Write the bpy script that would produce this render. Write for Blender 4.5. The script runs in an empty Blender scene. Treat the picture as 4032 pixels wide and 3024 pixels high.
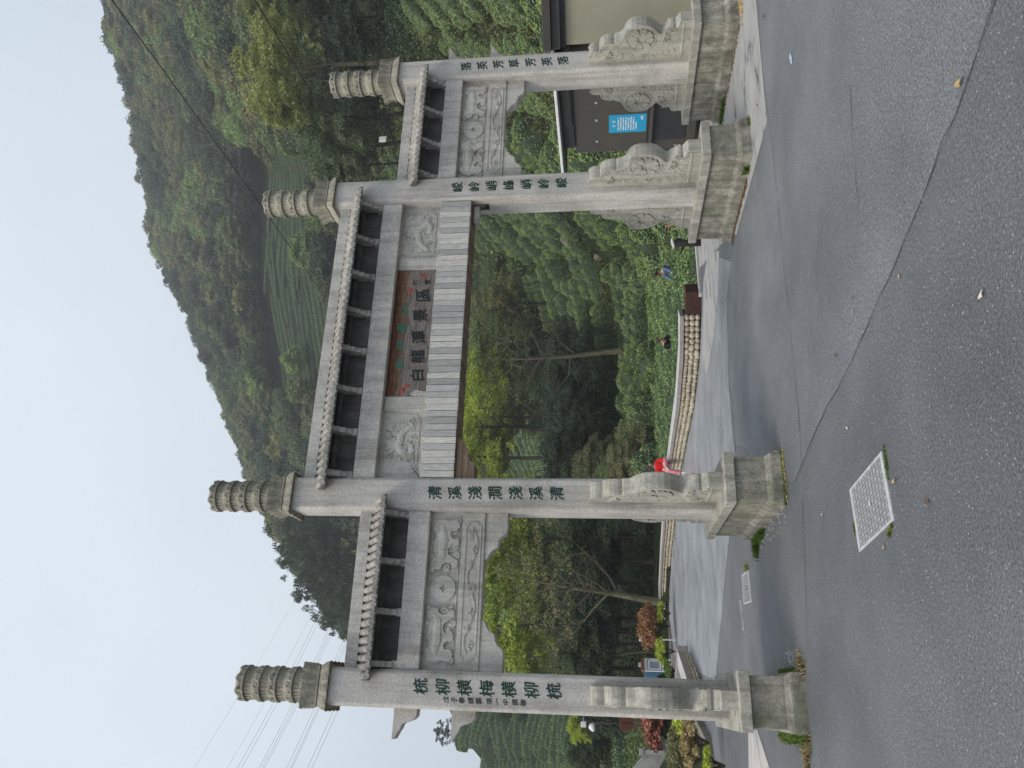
import bpy, bmesh, math, random
import numpy as np
from mathutils import Vector, Matrix, noise
random.seed(7)
RNG = np.random.default_rng(11)
SC = bpy.context.scene
COL = SC.collection

# ------------------------------------------------------------------ camera (portrait phone held upright, picture stored sideways)
CAM_C = np.array([-4.927, -10.282, 2.03])
YAW, PITCH, ROLL, FPX = 0.3826, 0.1225, -0.0112, 3072.6
_F = np.array([math.sin(YAW)*math.cos(PITCH), math.cos(YAW)*math.cos(PITCH), math.sin(PITCH)])
_R0 = np.array([math.cos(YAW), -math.sin(YAW), 0.0]); _U0 = np.cross(_R0, _F)
_R = math.cos(ROLL)*_R0 + math.sin(ROLL)*_U0
_U = -math.sin(ROLL)*_R0 + math.cos(ROLL)*_U0
cam_d = bpy.data.cameras.new("camera"); cam = bpy.data.objects.new("camera", cam_d); COL.objects.link(cam)
cam_d.sensor_fit = 'HORIZONTAL'; cam_d.sensor_width = 36.0; cam_d.lens = FPX/4032*36.0
cam_d.clip_start = 0.1; cam_d.clip_end = 3000
X, Y, Z = -_U, _R, -_F
cam.matrix_world = Matrix(((X[0], Y[0], Z[0], CAM_C[0]), (X[1], Y[1], Z[1], CAM_C[1]), (X[2], Y[2], Z[2], CAM_C[2]), (0, 0, 0, 1)))
SC.camera = cam

# ------------------------------------------------------------------ sky, sun, exposure
SUN_EL, SUN_AZ = math.radians(48), math.radians(-112)      # azimuth from +Y towards +X: the light comes from the left
world = bpy.data.worlds.new("World"); SC.world = world; world.use_nodes = True
wn = world.node_tree; wn.nodes.clear()
w_out = wn.nodes.new("ShaderNodeOutputWorld"); w_bg = wn.nodes.new("ShaderNodeBackground")
sky = wn.nodes.new("ShaderNodeTexSky"); sky.sky_type = 'NISHITA'; sky.sun_disc = False
sky.sun_elevation = SUN_EL; sky.sun_rotation = SUN_AZ; sky.air_density = 1.0; sky.dust_density = 4.0
w_bg.inputs[1].default_value = 0.10
hsv = wn.nodes.new("ShaderNodeHueSaturation"); hsv.inputs['Saturation'].default_value = 0.35
wmix = wn.nodes.new("ShaderNodeMix"); wmix.data_type = 'RGBA'; wmix.inputs[0].default_value = 0.86
# the closed cloud layer that hides the blue: pale blue-grey, slightly uneven
tc = wn.nodes.new("ShaderNodeTexCoord"); cn = wn.nodes.new("ShaderNodeTexNoise")
cn.inputs['Scale'].default_value = 1.6; cn.inputs['Detail'].default_value = 3.0
cr = wn.nodes.new("ShaderNodeValToRGB")
cr.color_ramp.elements[0].position = 0.3; cr.color_ramp.elements[0].color = (3.25, 3.68, 4.28, 1)
cr.color_ramp.elements[1].position = 0.72; cr.color_ramp.elements[1].color = (4.15, 4.62, 5.08, 1)
wn.links.new(tc.outputs['Generated'], cn.inputs['Vector']); wn.links.new(cn.outputs[0], cr.inputs[0])
sepz = wn.nodes.new("ShaderNodeSeparateXYZ"); wn.links.new(tc.outputs['Generated'], sepz.inputs[0])
clz = wn.nodes.new("ShaderNodeMapRange"); clz.inputs[1].default_value = 0; clz.inputs[2].default_value = 1; clz.inputs[3].default_value = .93; clz.inputs[4].default_value = 1.55
wn.links.new(sepz.outputs[2], clz.inputs[0]); vm = wn.nodes.new("ShaderNodeVectorMath"); vm.operation = 'SCALE'
wn.links.new(sky.outputs[0], hsv.inputs['Color']); wn.links.new(hsv.outputs[0], wmix.inputs[6]); wn.links.new(cr.outputs[0], vm.inputs[0]); wn.links.new(clz.outputs[0], vm.inputs['Scale']); wn.links.new(vm.outputs[0], wmix.inputs[7])
wn.links.new(wmix.outputs[2], w_bg.inputs[0]); wn.links.new(w_bg.outputs[0], w_out.inputs[0])
sun_d = bpy.data.lights.new("sun", 'SUN'); sun_d.energy = 1.5; sun_d.angle = math.radians(25); sun_d.color = (1.0, 0.92, 0.80)
sun = bpy.data.objects.new("sun", sun_d); COL.objects.link(sun)
sd = Vector((math.sin(SUN_AZ)*math.cos(SUN_EL), math.cos(SUN_AZ)*math.cos(SUN_EL), math.sin(SUN_EL)))
sun.rotation_euler = sd.to_track_quat('Z', 'Y').to_euler()
SC.view_settings.view_transform = 'Standard'; SC.view_settings.look = 'None'
SC.view_settings.exposure = 0.70; SC.view_settings.gamma = 1.0; SC.view_settings.use_curve_mapping = False
SC.cycles.max_bounces = 6; SC.cycles.diffuse_bounces = 3; SC.cycles.glossy_bounces = 2
SC.cycles.transmission_bounces = 4; SC.cycles.volume_bounces = 2; SC.cycles.transparent_max_bounces = 6

# ------------------------------------------------------------------ measuring helpers (photo pixels -> places)
def ray(px, py):                      # px, py in the 4032x3024 photograph
    d = (3024-py-1512)*_R - (px-2016)*_U + FPX*_F
    return d/np.linalg.norm(d)
def at_dist(px, py, r):               # on the sight line, r metres away over the ground
    d = ray(px, py); return CAM_C + d/math.hypot(d[0], d[1])*r
def on_x(px, py, x):
    d = ray(px, py); return CAM_C + d*(x-CAM_C[0])/d[0]
def on_y(px, py, y):
    d = ray(px, py); return CAM_C + d*(y-CAM_C[1])/d[1]
SLOPE = 0.03
def gz(y): return 0.0 if y < 0.5 else -SLOPE*(y-0.5)
def on_ground(px, py):
    d = ray(px, py); t = -CAM_C[2]/d[2]; p = CAM_C+d*t
    if t > 0 and p[1] < 0.5: return p
    t = -(CAM_C[2]+SLOPE*(CAM_C[1]-0.5))/(d[2]+SLOPE*d[1]); return CAM_C+d*t

# ------------------------------------------------------------------ object helpers
def link(o, parent=None):
    COL.objects.link(o)
    if parent is not None: o.parent = parent
    return o
def tag(o, label=None, cat=None, group=None, kind=None):
    if label: o['label'] = label
    if cat: o['category'] = cat
    if group: o['group'] = group
    if kind: o['kind'] = kind
    return o
def empty(name, loc=(0, 0, 0), rz=0.0, parent=None):
    o = bpy.data.objects.new(name, None); o.location = loc; o.rotation_euler = (0, 0, rz); o.empty_display_size = .2
    return link(o, parent)
class MB:
    def __init__(s): s.v = []; s.f = []; s.m = []
    def add(s, vs, fs, mi=0):
        b = len(s.v); s.v += [tuple(map(float, v)) for v in vs]; s.f += [tuple(b+i for i in f) for f in fs]; s.m += [mi]*len(fs); return s
    def box(s, x0, x1, y0, y1, z0, z1, mi=0):
        return s.add([(x0,y0,z0),(x1,y0,z0),(x1,y1,z0),(x0,y1,z0),(x0,y0,z1),(x1,y0,z1),(x1,y1,z1),(x0,y1,z1)],
              [(0,3,2,1),(4,5,6,7),(0,1,5,4),(1,2,6,5),(2,3,7,6),(3,0,4,7)], mi)
    def frustum(s, a, b, mi=0):       # a=(hx,hy,z) b=(hx,hy,z)
        vs = []
        for hx, hy, z in (a, b): vs += [(-hx,-hy,z),(hx,-hy,z),(hx,hy,z),(-hx,hy,z)]
        return s.add(vs, [(0,3,2,1),(4,5,6,7),(0,1,5,4),(1,2,6,5),(2,3,7,6),(3,0,4,7)], mi)
    def prism(s, pts, o, ax1, ax2, depth, mi=0):   # polygon in plane (ax1,ax2) at o, pushed along depth
        n = len(pts); o = np.array(o, float); a1 = np.array(ax1, float); a2 = np.array(ax2, float); dp = np.array(depth, float)
        base = [o+a1*p[0]+a2*p[1] for p in pts]; top = [b+dp for b in base]
        fs = [tuple(range(n-1, -1, -1)), tuple(range(n, 2*n))]+[(i, (i+1) % n, n+(i+1) % n, n+i) for i in range(n)]
        return s.add(base+top, fs, mi)
    def tube(s, pts, rad, n=8, mi=0, cap=True, flat=None):
        pts = [np.array(p, float) for p in pts]; rad = rad if hasattr(rad, '__len__') else [rad]*len(pts)
        vs = []; ref = np.array((0.13, 0.21, 0.97))
        for i, p in enumerate(pts):
            t = pts[min(i+1, len(pts)-1)]-pts[max(i-1, 0)]; t = t/(np.linalg.norm(t)+1e-9)
            if abs(t@ref) > .95: ref = np.array((0.9, 0.3, 0.1))
            a = np.cross(t, ref); a /= np.linalg.norm(a); b = np.cross(t, a)
            if flat is not None:
                fl = np.array(flat, float)
            for k in range(n):
                w = 2*math.pi*k/n; q = (a*math.cos(w)+b*math.sin(w))*rad[i]
                if flat is not None: q = q-fl*(q@fl)*0.55
                vs.append(p+q)
        fs = [(i*n+k, i*n+(k+1) % n, (i+1)*n+(k+1) % n, (i+1)*n+k) for i in range(len(pts)-1) for k in range(n)]
        if cap: fs += [tuple(range(n-1, -1, -1)), tuple((len(pts)-1)*n+k for k in range(n))]
        return s.add(vs, fs, mi)
    def lathe(s, prof, n=24, c=(0, 0, 0), mi=0, cap=True):
        vs = [(c[0]+r*math.cos(2*math.pi*k/n), c[1]+r*math.sin(2*math.pi*k/n), c[2]+z) for r, z in prof for k in range(n)]
        fs = [(i*n+k, i*n+(k+1) % n, (i+1)*n+(k+1) % n, (i+1)*n+k) for i in range(len(prof)-1) for k in range(n)]
        if cap: fs += [tuple(range(n-1, -1, -1)), tuple((len(prof)-1)*n+k for k in range(n))]
        return s.add(vs, fs, mi)
    def ico(s, c, r, sub=1, jit=0.0, mi=0):
        bm = bmesh.new(); bmesh.ops.create_icosphere(bm, subdivisions=sub, radius=1)
        rr = r if hasattr(r, '__len__') else (r, r, r)
        vs = []
        for v in bm.verts:
            k = 1+jit*(random.random()-.5)*2; vs.append((c[0]+v.co.x*rr[0]*k, c[1]+v.co.y*rr[1]*k, c[2]+v.co.z*rr[2]*k))
        fs = [tuple(v.index for v in f.verts) for f in bm.faces]; bm.free()
        return s.add(vs, fs, mi)
    def mesh(s, name, mats, smooth=False):
        me = bpy.data.meshes.new(name); me.from_pydata(s.v, [], s.f)
        for m in (mats if isinstance(mats, (list, tuple)) else [mats]): me.materials.append(m)
        if any(s.m): me.polygons.foreach_set('material_index', s.m)
        if smooth: me.polygons.foreach_set('use_smooth', [True]*len(s.f))
        me.update(); return me
    def build(s, name, mats, parent=None, smooth=False, bevel=0.0, loc=None, seg=2):
        o = bpy.data.objects.new(name, s.mesh(name, mats, smooth)); link(o, parent)
        if loc is not None: o.location = loc
        if bevel:
            b = o.modifiers.new("edge", 'BEVEL'); b.width = bevel; b.segments = seg; b.limit_method = 'ANGLE'; b.angle_limit = math.radians(35)
        return o
def inst(mesh, name, parent=None, loc=(0, 0, 0), rot=(0, 0, 0), sc=(1, 1, 1)):
    o = bpy.data.objects.new(name, mesh); o.location = loc; o.rotation_euler = rot; o.scale = sc
    return link(o, parent)

# ------------------------------------------------------------------ materials
def mat(name, rough=0.8, spec=0.3):
    m = bpy.data.materials.new(name); m.use_nodes = True; nt = m.node_tree
    b = nt.nodes['Principled BSDF']; b.inputs['Roughness'].default_value = rough; b.inputs['Specular IOR Level'].default_value = spec
    return m, nt, b
def node(nt, t, **kw):
    n = nt.nodes.new(t)
    for k, v in kw.items():
        if k in n.inputs: n.inputs[k].default_value = v
        else: setattr(n, k, v)
    return n
def pos(nt, scale=(1, 1, 1), obj=False):
    if obj: g = node(nt, 'ShaderNodeTexCoord').outputs['Object']
    else: g = node(nt, 'ShaderNodeNewGeometry').outputs['Position']
    mp = node(nt, 'ShaderNodeMapping'); mp.inputs['Scale'].default_value = scale; nt.links.new(g, mp.inputs['Vector']); return mp.outputs[0]
def noise_n(nt, vec, scale, detail=4, rough=.6, dist=0.0):
    n = node(nt, 'ShaderNodeTexNoise'); n.inputs['Scale'].default_value = scale; n.inputs['Detail'].default_value = detail
    n.inputs['Roughness'].default_value = rough; n.inputs['Distortion'].default_value = dist
    if vec is not None: nt.links.new(vec, n.inputs['Vector'])
    return n.outputs[0]
def ramp(nt, fac, stops):
    r = node(nt, 'ShaderNodeValToRGB'); e = r.color_ramp.elements
    while len(e) < len(stops): e.new(0.5)
    for i, (p, c) in enumerate(stops): e[i].position = p; e[i].color = (c[0], c[1], c[2], 1) if hasattr(c, '__len__') else (c, c, c, 1)
    nt.links.new(fac, r.inputs[0]); return r.outputs[0]
def mix(nt, fac, a, b, mode='MIX'):
    m = node(nt, 'ShaderNodeMix'); m.data_type = 'RGBA'; m.blend_type = mode
    for v, i in ((fac, 0), (a, 6), (b, 7)):
        if hasattr(v, 'is_output') or isinstance(v, bpy.types.NodeSocket): nt.links.new(v, m.inputs[i])
        else: m.inputs[i].default_value = v if i == 0 else (v[0], v[1], v[2], 1)
    return m.outputs[2]
def bump(nt, b, h, strength=.3, dist=.01):
    n = node(nt, 'ShaderNodeBump'); n.inputs['Strength'].default_value = strength; n.inputs['Distance'].default_value = dist
    nt.links.new(h, n.inputs['Height']); nt.links.new(n.outputs[0], b.inputs['Normal'])
def granite(name, base, dark=0.0, moss=0.0, warm=0.0, speck=1.0):
    m, nt, b = mat(name, .82, .25)
    p = pos(nt)
    sp = ramp(nt, noise_n(nt, p, 34, 7, .85), [(.32, [c*.42 for c in base]), (.47, base), (.66, [c*1.5 for c in base])])
    c = mix(nt, .75*speck, base, sp)
    big = ramp(nt, noise_n(nt, p, 1.7, 5, .62), [(.32, (.68, .68, .66)), (.55, (1, 1, 1)), (.75, (1.1, 1.08, 1.03))])
    c = mix(nt, .8, c, big, 'MULTIPLY')
    streak = ramp(nt, noise_n(nt, pos(nt, (7, 7, .5)), 1.0, 5, .7), [(.36, (.60, .60, .57)), (.56, (1, 1, 1))])
    c = mix(nt, min(1, .7+dark*.3), c, streak, 'MULTIPLY')
    if dark:
        blot = ramp(nt, noise_n(nt, p, 4.5, 6, .7), [(.40, (.36, .36, .33)), (.62, (1, 1, 1))]); c = mix(nt, dark, c, blot, 'MULTIPLY')
    if moss:
        mk = ramp(nt, noise_n(nt, p, 2.3, 5, .65), [(.50, 0.0), (.66, 1.0)])
        mm = node(nt, 'ShaderNodeMath', operation='MULTIPLY'); mm.inputs[1].default_value = moss; nt.links.new(mk, mm.inputs[0])
        c = mix(nt, mm.outputs[0], c, (.075, .095, .035))
    nt.links.new(c, b.inputs['Base Color']); bump(nt, b, noise_n(nt, p, 55, 6, .75), .35, .006)
    return m
def simple(name, col, rough=.7, var=.25, scale=6, spec=.3, metal=0.0, bumps=0.15):
    m, nt, b = mat(name, rough, spec); p = pos(nt); b.inputs['Metallic'].default_value = metal
    c = ramp(nt, noise_n(nt, p, scale, 5, .65), [(.3, [k*(1-var) for k in col]), (.7, [k*(1+var) for k in col])])
    nt.links.new(c, b.inputs['Base Color'])
    if bumps: bump(nt, b, noise_n(nt, p, scale*8, 4, .6), bumps, .004)
    return m
def leafm(name, cols, rough=.55, trans=.25, spec=.35, objvar=.25):
    m, nt, b = mat(name, rough, spec)
    g = node(nt, 'ShaderNodeNewGeometry'); oi = node(nt, 'ShaderNodeObjectInfo')
    c = ramp(nt, g.outputs['Random Per Island'], [(i/(len(cols)-1), k) for i, k in enumerate(cols)])
    if objvar:
        v = ramp(nt, oi.outputs['Random'], [(0, (1-objvar, 1-objvar, 1-objvar)), (.5, (1, 1, 1)), (1, (1+objvar*1.3, 1+objvar, 1-objvar*.5))])
        c = mix(nt, 1.0, c, v, 'MULTIPLY')
    nt.links.new(c, b.inputs['Base Color'])
    tr = node(nt, 'ShaderNodeBsdfTranslucent'); nt.links.new(mix(nt, 1.0, c, (1.5, 1.6, .7), 'MULTIPLY'), tr.inputs[0])
    ms = node(nt, 'ShaderNodeMixShader'); ms.inputs[0].default_value = trans
    out = nt.nodes['Material Output']; nt.links.new(b.outputs[0], ms.inputs[1]); nt.links.new(tr.outputs[0], ms.inputs[2]); nt.links.new(ms.outputs[0], out.inputs[0])
    return m
M = {}
M['granite'] = granite('granite_shaft', (.485, .465, .435))
M['granite_light'] = granite('granite_panel', (.51, .49, .45), speck=.8)
M['granite_plinth'] = granite('granite_plinth', (.37, .355, .305), dark=.75, moss=.5)
M['granite_cap'] = granite('granite_capstone', (.44, .42, .37), dark=.4)
M['granite_drum'] = granite('granite_drum', (.44, .425, .375), dark=.3)
M['granite_top'] = granite('weathered_finial_stone', (.36, .345, .28), dark=.35)
M['granite_roof'] = granite('granite_roof_tiles', (.44, .42, .39), dark=.5)
M['granite_shaded'] = granite('granite_shaded', (.15, .145, .14), dark=.4)  # darkened granite: shade of undersides and tile gaps put into the colour
M['green_paint'] = simple('dark_green_paint', (.009, .040, .028), .6, .3, 30)
M['black_paint'] = simple('black_paint', (.018, .02, .02), .6, .3, 30)
M['sign_green'] = simple('sign_green_paint', (.02, .17, .12), .6, .3, 30)
M['red_paint'] = simple('seal_red_paint', (.38, .07, .05), .7, .4, 40)
def wood(name, a, b_, scale=(2, 2, 18), objr=.5, axis=None):
    m, nt, b = mat(name, .85, .15); oi = node(nt, 'ShaderNodeObjectInfo')
    g = node(nt, 'ShaderNodeTexCoord').outputs['Object']; mp = node(nt, 'ShaderNodeMapping'); mp.inputs['Scale'].default_value = scale
    nt.links.new(g, mp.inputs[0]); cx = node(nt, 'ShaderNodeCombineXYZ'); ml = node(nt, 'ShaderNodeMath', operation='MULTIPLY'); ml.inputs[1].default_value = 37
    nt.links.new(oi.outputs['Random'], ml.inputs[0])
    for i in range(3): nt.links.new(ml.outputs[0], cx.inputs[i])
    nt.links.new(cx.outputs[0], mp.inputs['Location'])
    c = ramp(nt, noise_n(nt, mp.outputs[0], 3.0, 6, .65, .6), [(.28, [k*.5 for k in a]), (.45, a), (.68, b_)])
    v = ramp(nt, oi.outputs['Random'], [(0, (1-objr,)*3), (.5, (.95, .95, .95)), (1, (1.25, 1.22, 1.15))]); c = mix(nt, 1, c, v, 'MULTIPLY')
    nt.links.new(c, b.inputs['Base Color']); bump(nt, b, noise_n(nt, mp.outputs[0], 5, 4, .6), .3, .004)
    return m
M['board'] = wood('weathered_grey_board', (.47, .46, .44), (.66, .65, .625), (40, 40, 3), .30)
M['board_brown'] = wood('brown_board', (.17, .12, .085), (.30, .24, .19), (3, 40, 40), .3)
# the carved name board: narrow bamboo-like strips, brown under the beam where it stays dry, grey where rain reaches
m, nt, b = mat('name_board_wood', .8, .2); g = node(nt, 'ShaderNodeTexCoord').outputs['Object']
br = node(nt, 'ShaderNodeTexBrick'); mp = node(nt, 'ShaderNodeMapping'); mp.inputs['Rotation'].default_value = (math.radians(90), 0, 0); nt.links.new(g, mp.inputs[0]); nt.links.new(mp.outputs[0], br.inputs[0])
br.inputs['Scale'].default_value = 1.0; br.inputs['Brick Width'].default_value = .13; br.inputs['Row Height'].default_value = .022; br.inputs['Mortar Size'].default_value = .0012
br.inputs['Color1'].default_value = (.13, .112, .10, 1); br.inputs['Color2'].default_value = (.25, .225, .205, 1); br.inputs['Mortar'].default_value = (.07, .05, .04, 1)
sx = node(nt, 'ShaderNodeSeparateXYZ'); nt.links.new(g, sx.inputs[0])
ad = node(nt, 'ShaderNodeMath', operation='MULTIPLY_ADD'); ad.inputs[1].default_value = .12; nt.links.new(noise_n(nt, pos(nt, (9, 1, 1), True), 1, 4), ad.inputs[0]); nt.links.new(sx.outputs[2], ad.inputs[2])
wear = ramp(nt, ad.outputs[0], [(.46, (1.0, 1.0, 1.0)), (.54, (.95, .74, .58)), (.63, (.72, .38, .24)), (.74, (.42, .19, .13))])
nt.links.new(mix(nt, 1, br.outputs[0], wear, 'MULTIPLY'), b.inputs['Base Color']); M['name_board'] = m
# asphalt
def asphalt(name, base, fleck, rough):
    m, nt, b = mat(name, rough, .5); p = pos(nt)
    c = ramp(nt, noise_n(nt, p, 48, 7, .9), [(.36, [k*.32 for k in base]), (.5, base), (.63, [k*2.1 for k in base])])
    big = ramp(nt, noise_n(nt, p, .55, 5, .6, .4), [(.35, (.82, .82, .82)), (.65, (1.18, 1.18, 1.16))]); c = mix(nt, 1, c, big, 'MULTIPLY')
    if fleck:
        vo = node(nt, 'ShaderNodeTexVoronoi'); vo.inputs['Scale'].default_value = 48; nt.links.new(p, vo.inputs['Vector'])
        f1 = ramp(nt, vo.outputs['Distance'], [(.16, 1.0), (.30, 0.0)]); hs = node(nt, 'ShaderNodeSeparateColor'); nt.links.new(vo.outputs['Color'], hs.inputs[0])
        f2 = ramp(nt, hs.outputs[0], [(.90, 0.0), (.93, 1.0)]); mm = node(nt, 'ShaderNodeMath', operation='MULTIPLY'); nt.links.new(f1, mm.inputs[0]); nt.links.new(f2, mm.inputs[1])
        c = mix(nt, mm.outputs[0], c, (.50, .50, .49))
    nt.links.new(c, b.inputs['Base Color'])
    rr = ramp(nt, noise_n(nt, p, 1.3, 4, .6), [(.3, rough-.12), (.7, rough+.12)]); nt.links.new(rr, b.inputs['Roughness'])
    bump(nt, b, noise_n(nt, p, 75, 5, .8), .9 if fleck else .25, .008); return m
M['asphalt'] = asphalt('asphalt', (.116, .121, .130), True, .52)
M['old_asphalt'] = asphalt('older_paler_asphalt', (.150, .157, .170), True, .42)
M['concrete_road'] = asphalt('smooth_concrete_lane', (.250, .262, .28), False, .38)
m, nt, b = mat('worn_concrete', .8, .3); p = pos(nt)
c = ramp(nt, noise_n(nt, pos(nt, (.8, 1.6, 1)), 1.6, 7, .72, .2), [(.36, (.12, .115, .11)), (.44, (.30, .295, .285)), (.7, (.40, .39, .37))])
nt.links.new(c, b.inputs['Base Color']); bump(nt, b, noise_n(nt, p, 40, 5, .7), .3, .01); M['worn_concrete'] = m
M['seam'] = simple('dark_joint', (.055, .056, .058), .9, .3, 20)
M['soil'] = simple('soil', (.055, .048, .030), .95, .5, 1.2)
M['cobble'] = simple('river_cobble', (.40, .35, .27), .75, .4, 5)
M['mortar'] = simple('dark_mortar', (.035, .032, .028), .95, .4, 20)
M['coping'] = simple('pinkish_coping', (.27, .235, .22), .8, .2, 6)
M['coping_top'] = simple('pale_coping', (.46, .45, .44), .75, .15, 4)
M['kerb'] = granite('kerb_stone', (.30, .27, .22), dark=.5)
M['hut_dark'] = simple('dark_grey_metal', (.062, .058, .052), .5, .12, 2, .4)
M['hut_darker'] = simple('charcoal_metal', (.028, .028, .030), .5, .15, 2, .4)
M['hut_beige'] = simple('beige_sheet', (.36, .335, .24), .42, .08, 1.3, .5, bumps=.05)
M['white'] = simple('white_paint', (.72, .72, .72), .5, .08, 4)
M['steel'] = simple('galvanised_steel', (.52, .53, .53), .45, .15, 25, .5, .6)
M['steel_cover'] = simple('galvanised_cover', (.50, .51, .51), .6, .2, 14, .5, .15)
M['cover_field'] = simple('cover_field', (.15, .15, .15), .65, .35, 30, .4, .1)
M['concrete'] = simple('pale_concrete', (.33, .325, .30), .85, .2, 5)
M['blue'] = simple('notice_blue', (.02, .30, .52), .5, .04, 3)
M['blue_panel'] = simple('pale_blue_panel', (.16, .30, .46), .5, .1, 3)
M['cyan'] = simple('cyan_roof_sheet', (.18, .52, .55), .5, .1, 3)
M['cable'] = simple('black_cable', (.012, .012, .013), .6, .1, 3)
M['powerline'] = simple('grey_power_line', (.12, .13, .15), .6, .1, 3)
M['bark'] = simple('bark', (.075, .062, .048), .95, .5, 3, .1, bumps=.5)
M['bark_pale'] = simple('pale_mossy_bark', (.10, .095, .062), .95, .45, 3, .1, bumps=.5)
M['bark_dark'] = simple('wet_dark_bark', (.028, .024, .02), .95, .4, 3, .1, bumps=.5)
M['brown'] = simple('red_brown_paint', (.13, .045, .03), .6, .2, 4)
M['rust'] = simple('rusted_steel_planter', (.045, .018, .011), .7, .4, 4)
M['rock'] = simple('pinkish_rock', (.19, .155, .125), .9, .5, 2.5, .2, bumps=.6)
M['dirt_bank'] = simple('bare_brown_bank', (.15, .12, .085), .95, .6, 2.0)
M['pink_strip'] = simple('pinkish_marble_strip', (.50, .46, .44), .5, .15, 3, .4)
M['leaf_dead'] = simple('dry_leaf', (.42, .30, .13), .7, .3, 10)
M['leaf_brown'] = simple('brown_leaf', (.12, .07, .035), .8, .3, 10)
G = lambda *c: list(c)
M['tea'] = leafm('tea_leaves', [(0.022, 0.050, 0.019), (0.056, 0.112, 0.040), (0.109, 0.186, 0.065), (0.264, 0.341, 0.132)], .42, .15, .5, .18)
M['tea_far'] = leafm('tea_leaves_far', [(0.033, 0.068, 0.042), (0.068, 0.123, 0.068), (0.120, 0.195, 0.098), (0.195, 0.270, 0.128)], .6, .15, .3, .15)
M['tea_lit_flush'] = leafm('fresh_lit_tea_shoots', [(.06, .11, .03), (.13, .20, .055), (.22, .30, .09), (.36, .42, .17)], .5, .12, .4, .12)  # fresh shoots, brightened further so hedge tops look lit
M['tea_far_lit_flush'] = leafm('fresh_lit_tea_shoots_far', [(.12, .19, .08), (.20, .28, .11), (.27, .34, .15)], .6, .1, .3, .1)  # pale shoots that also paint the lit tops of distant rows
M['tea_far_core'] = simple('distant_hedge_body', (.04, .07, .035), .9, .5, 4)  # darkened so the row sides look shaded under the pale tops
def bodym(name, lo, mid_, hi, sc):
    m, nt, b = mat(name, .6, .35); p = pos(nt)
    c = ramp(nt, noise_n(nt, p, sc, 5, .8), [(.36, lo), (.5, mid_), (.64, hi)])
    big = ramp(nt, noise_n(nt, p, .8, 4, .6), [(.3, (.75, .78, .75)), (.7, (1.2, 1.2, 1.1))]); nt.links.new(mix(nt, 1, c, big, 'MULTIPLY'), b.inputs['Base Color'])
    bump(nt, b, noise_n(nt, p, sc, 5, .8), 1.0, .05); return m
M['tea_body'] = bodym('tea_bush_body', (.004, .010, .004), (.020, .040, .014), (.06, .098, .034), 14)  # hedge body coloured dark to deepen the shade on its sides
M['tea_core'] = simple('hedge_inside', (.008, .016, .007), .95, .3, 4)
M['tree_dark'] = leafm('foliage_dark', [(0.014, 0.028, 0.016), (0.030, 0.053, 0.030), (0.063, 0.094, 0.048)], .6, .2, .3, .25)
M['tree_mid'] = leafm('foliage_mid', [(0.046, 0.076, 0.038), (0.095, 0.135, 0.065), (0.155, 0.196, 0.097)], .6, .25, .3, .3)
M['tree_olive'] = leafm('foliage_olive', [(0.088, 0.097, 0.049), (0.155, 0.159, 0.081), (0.230, 0.223, 0.121)], .6, .25, .3, .3)
M['tree_lime'] = leafm('foliage_lime', [(.13, .19, .03), (.31, .38, .055), (.56, .60, .11)], .55, .35, .3, .12)
M['tree_yellow'] = leafm('foliage_yellow', [(.10, .12, .05), (.22, .24, .10), (.44, .44, .24)], .55, .35, .3, .1)
M['tree_light'] = leafm('foliage_light', [(0.095, 0.162, 0.054), (0.176, 0.257, 0.095), (0.257, 0.338, 0.135)], .55, .3, .3, .15)
M['bush_orange'] = leafm('orange_foliage', [(.06, .03, .015), (.26, .12, .05), (.5, .24, .12)], .5, .25, .3, .1)
M['bush_red'] = leafm('red_foliage', [(.09, .03, .022), (.34, .11, .08), (.55, .24, .18)], .5, .25, .3, .1)
M['grass'] = leafm('grass_blades', [(.05, .09, .02), (.10, .17, .03), (.2, .26, .06)], .7, .3, .2, .1)
M['grass_low'] = leafm('bank_weeds', [(.03, .04, .015), (.07, .09, .03), (.13, .15, .05), (.19, .15, .08)], .7, .2, .2, .1)
M['straw'] = leafm('dry_grass', [(.16, .12, .06), (.30, .23, .13), (.42, .35, .22)], .8, .2, .2, .1)
M['moss'] = simple('moss', (.05, .085, .02), .95, .5, 25, .1)
M['skin'] = simple('skin', (.46, .26, .19), .55, .08, 8, .3, bumps=0)
M['hair'] = simple('black_hair', (.012, .010, .010), .5, .2, 30, .4)
M['jacket_red'] = simple('red_jacket_cloth', (.55, .012, .016), .8, .12, 8, .2)
M['pink_cloth'] = simple('pink_trouser_cloth', (.62, .22, .27), .8, .12, 8, .2)
M['denim'] = simple('blue_denim', (.08, .14, .24), .85, .2, 8, .2)
M['stripe'] = simple('pale_pink_shirt', (.48, .36, .32), .85, .2, 8, .2)
M['black_cloth'] = simple('black_jacket_cloth', (.012, .012, .013), .85, .2, 8, .2)
M['blue_bag'] = simple('pale_plastic', (.45, .52, .60), .7, .3, 30, .2)

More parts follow.
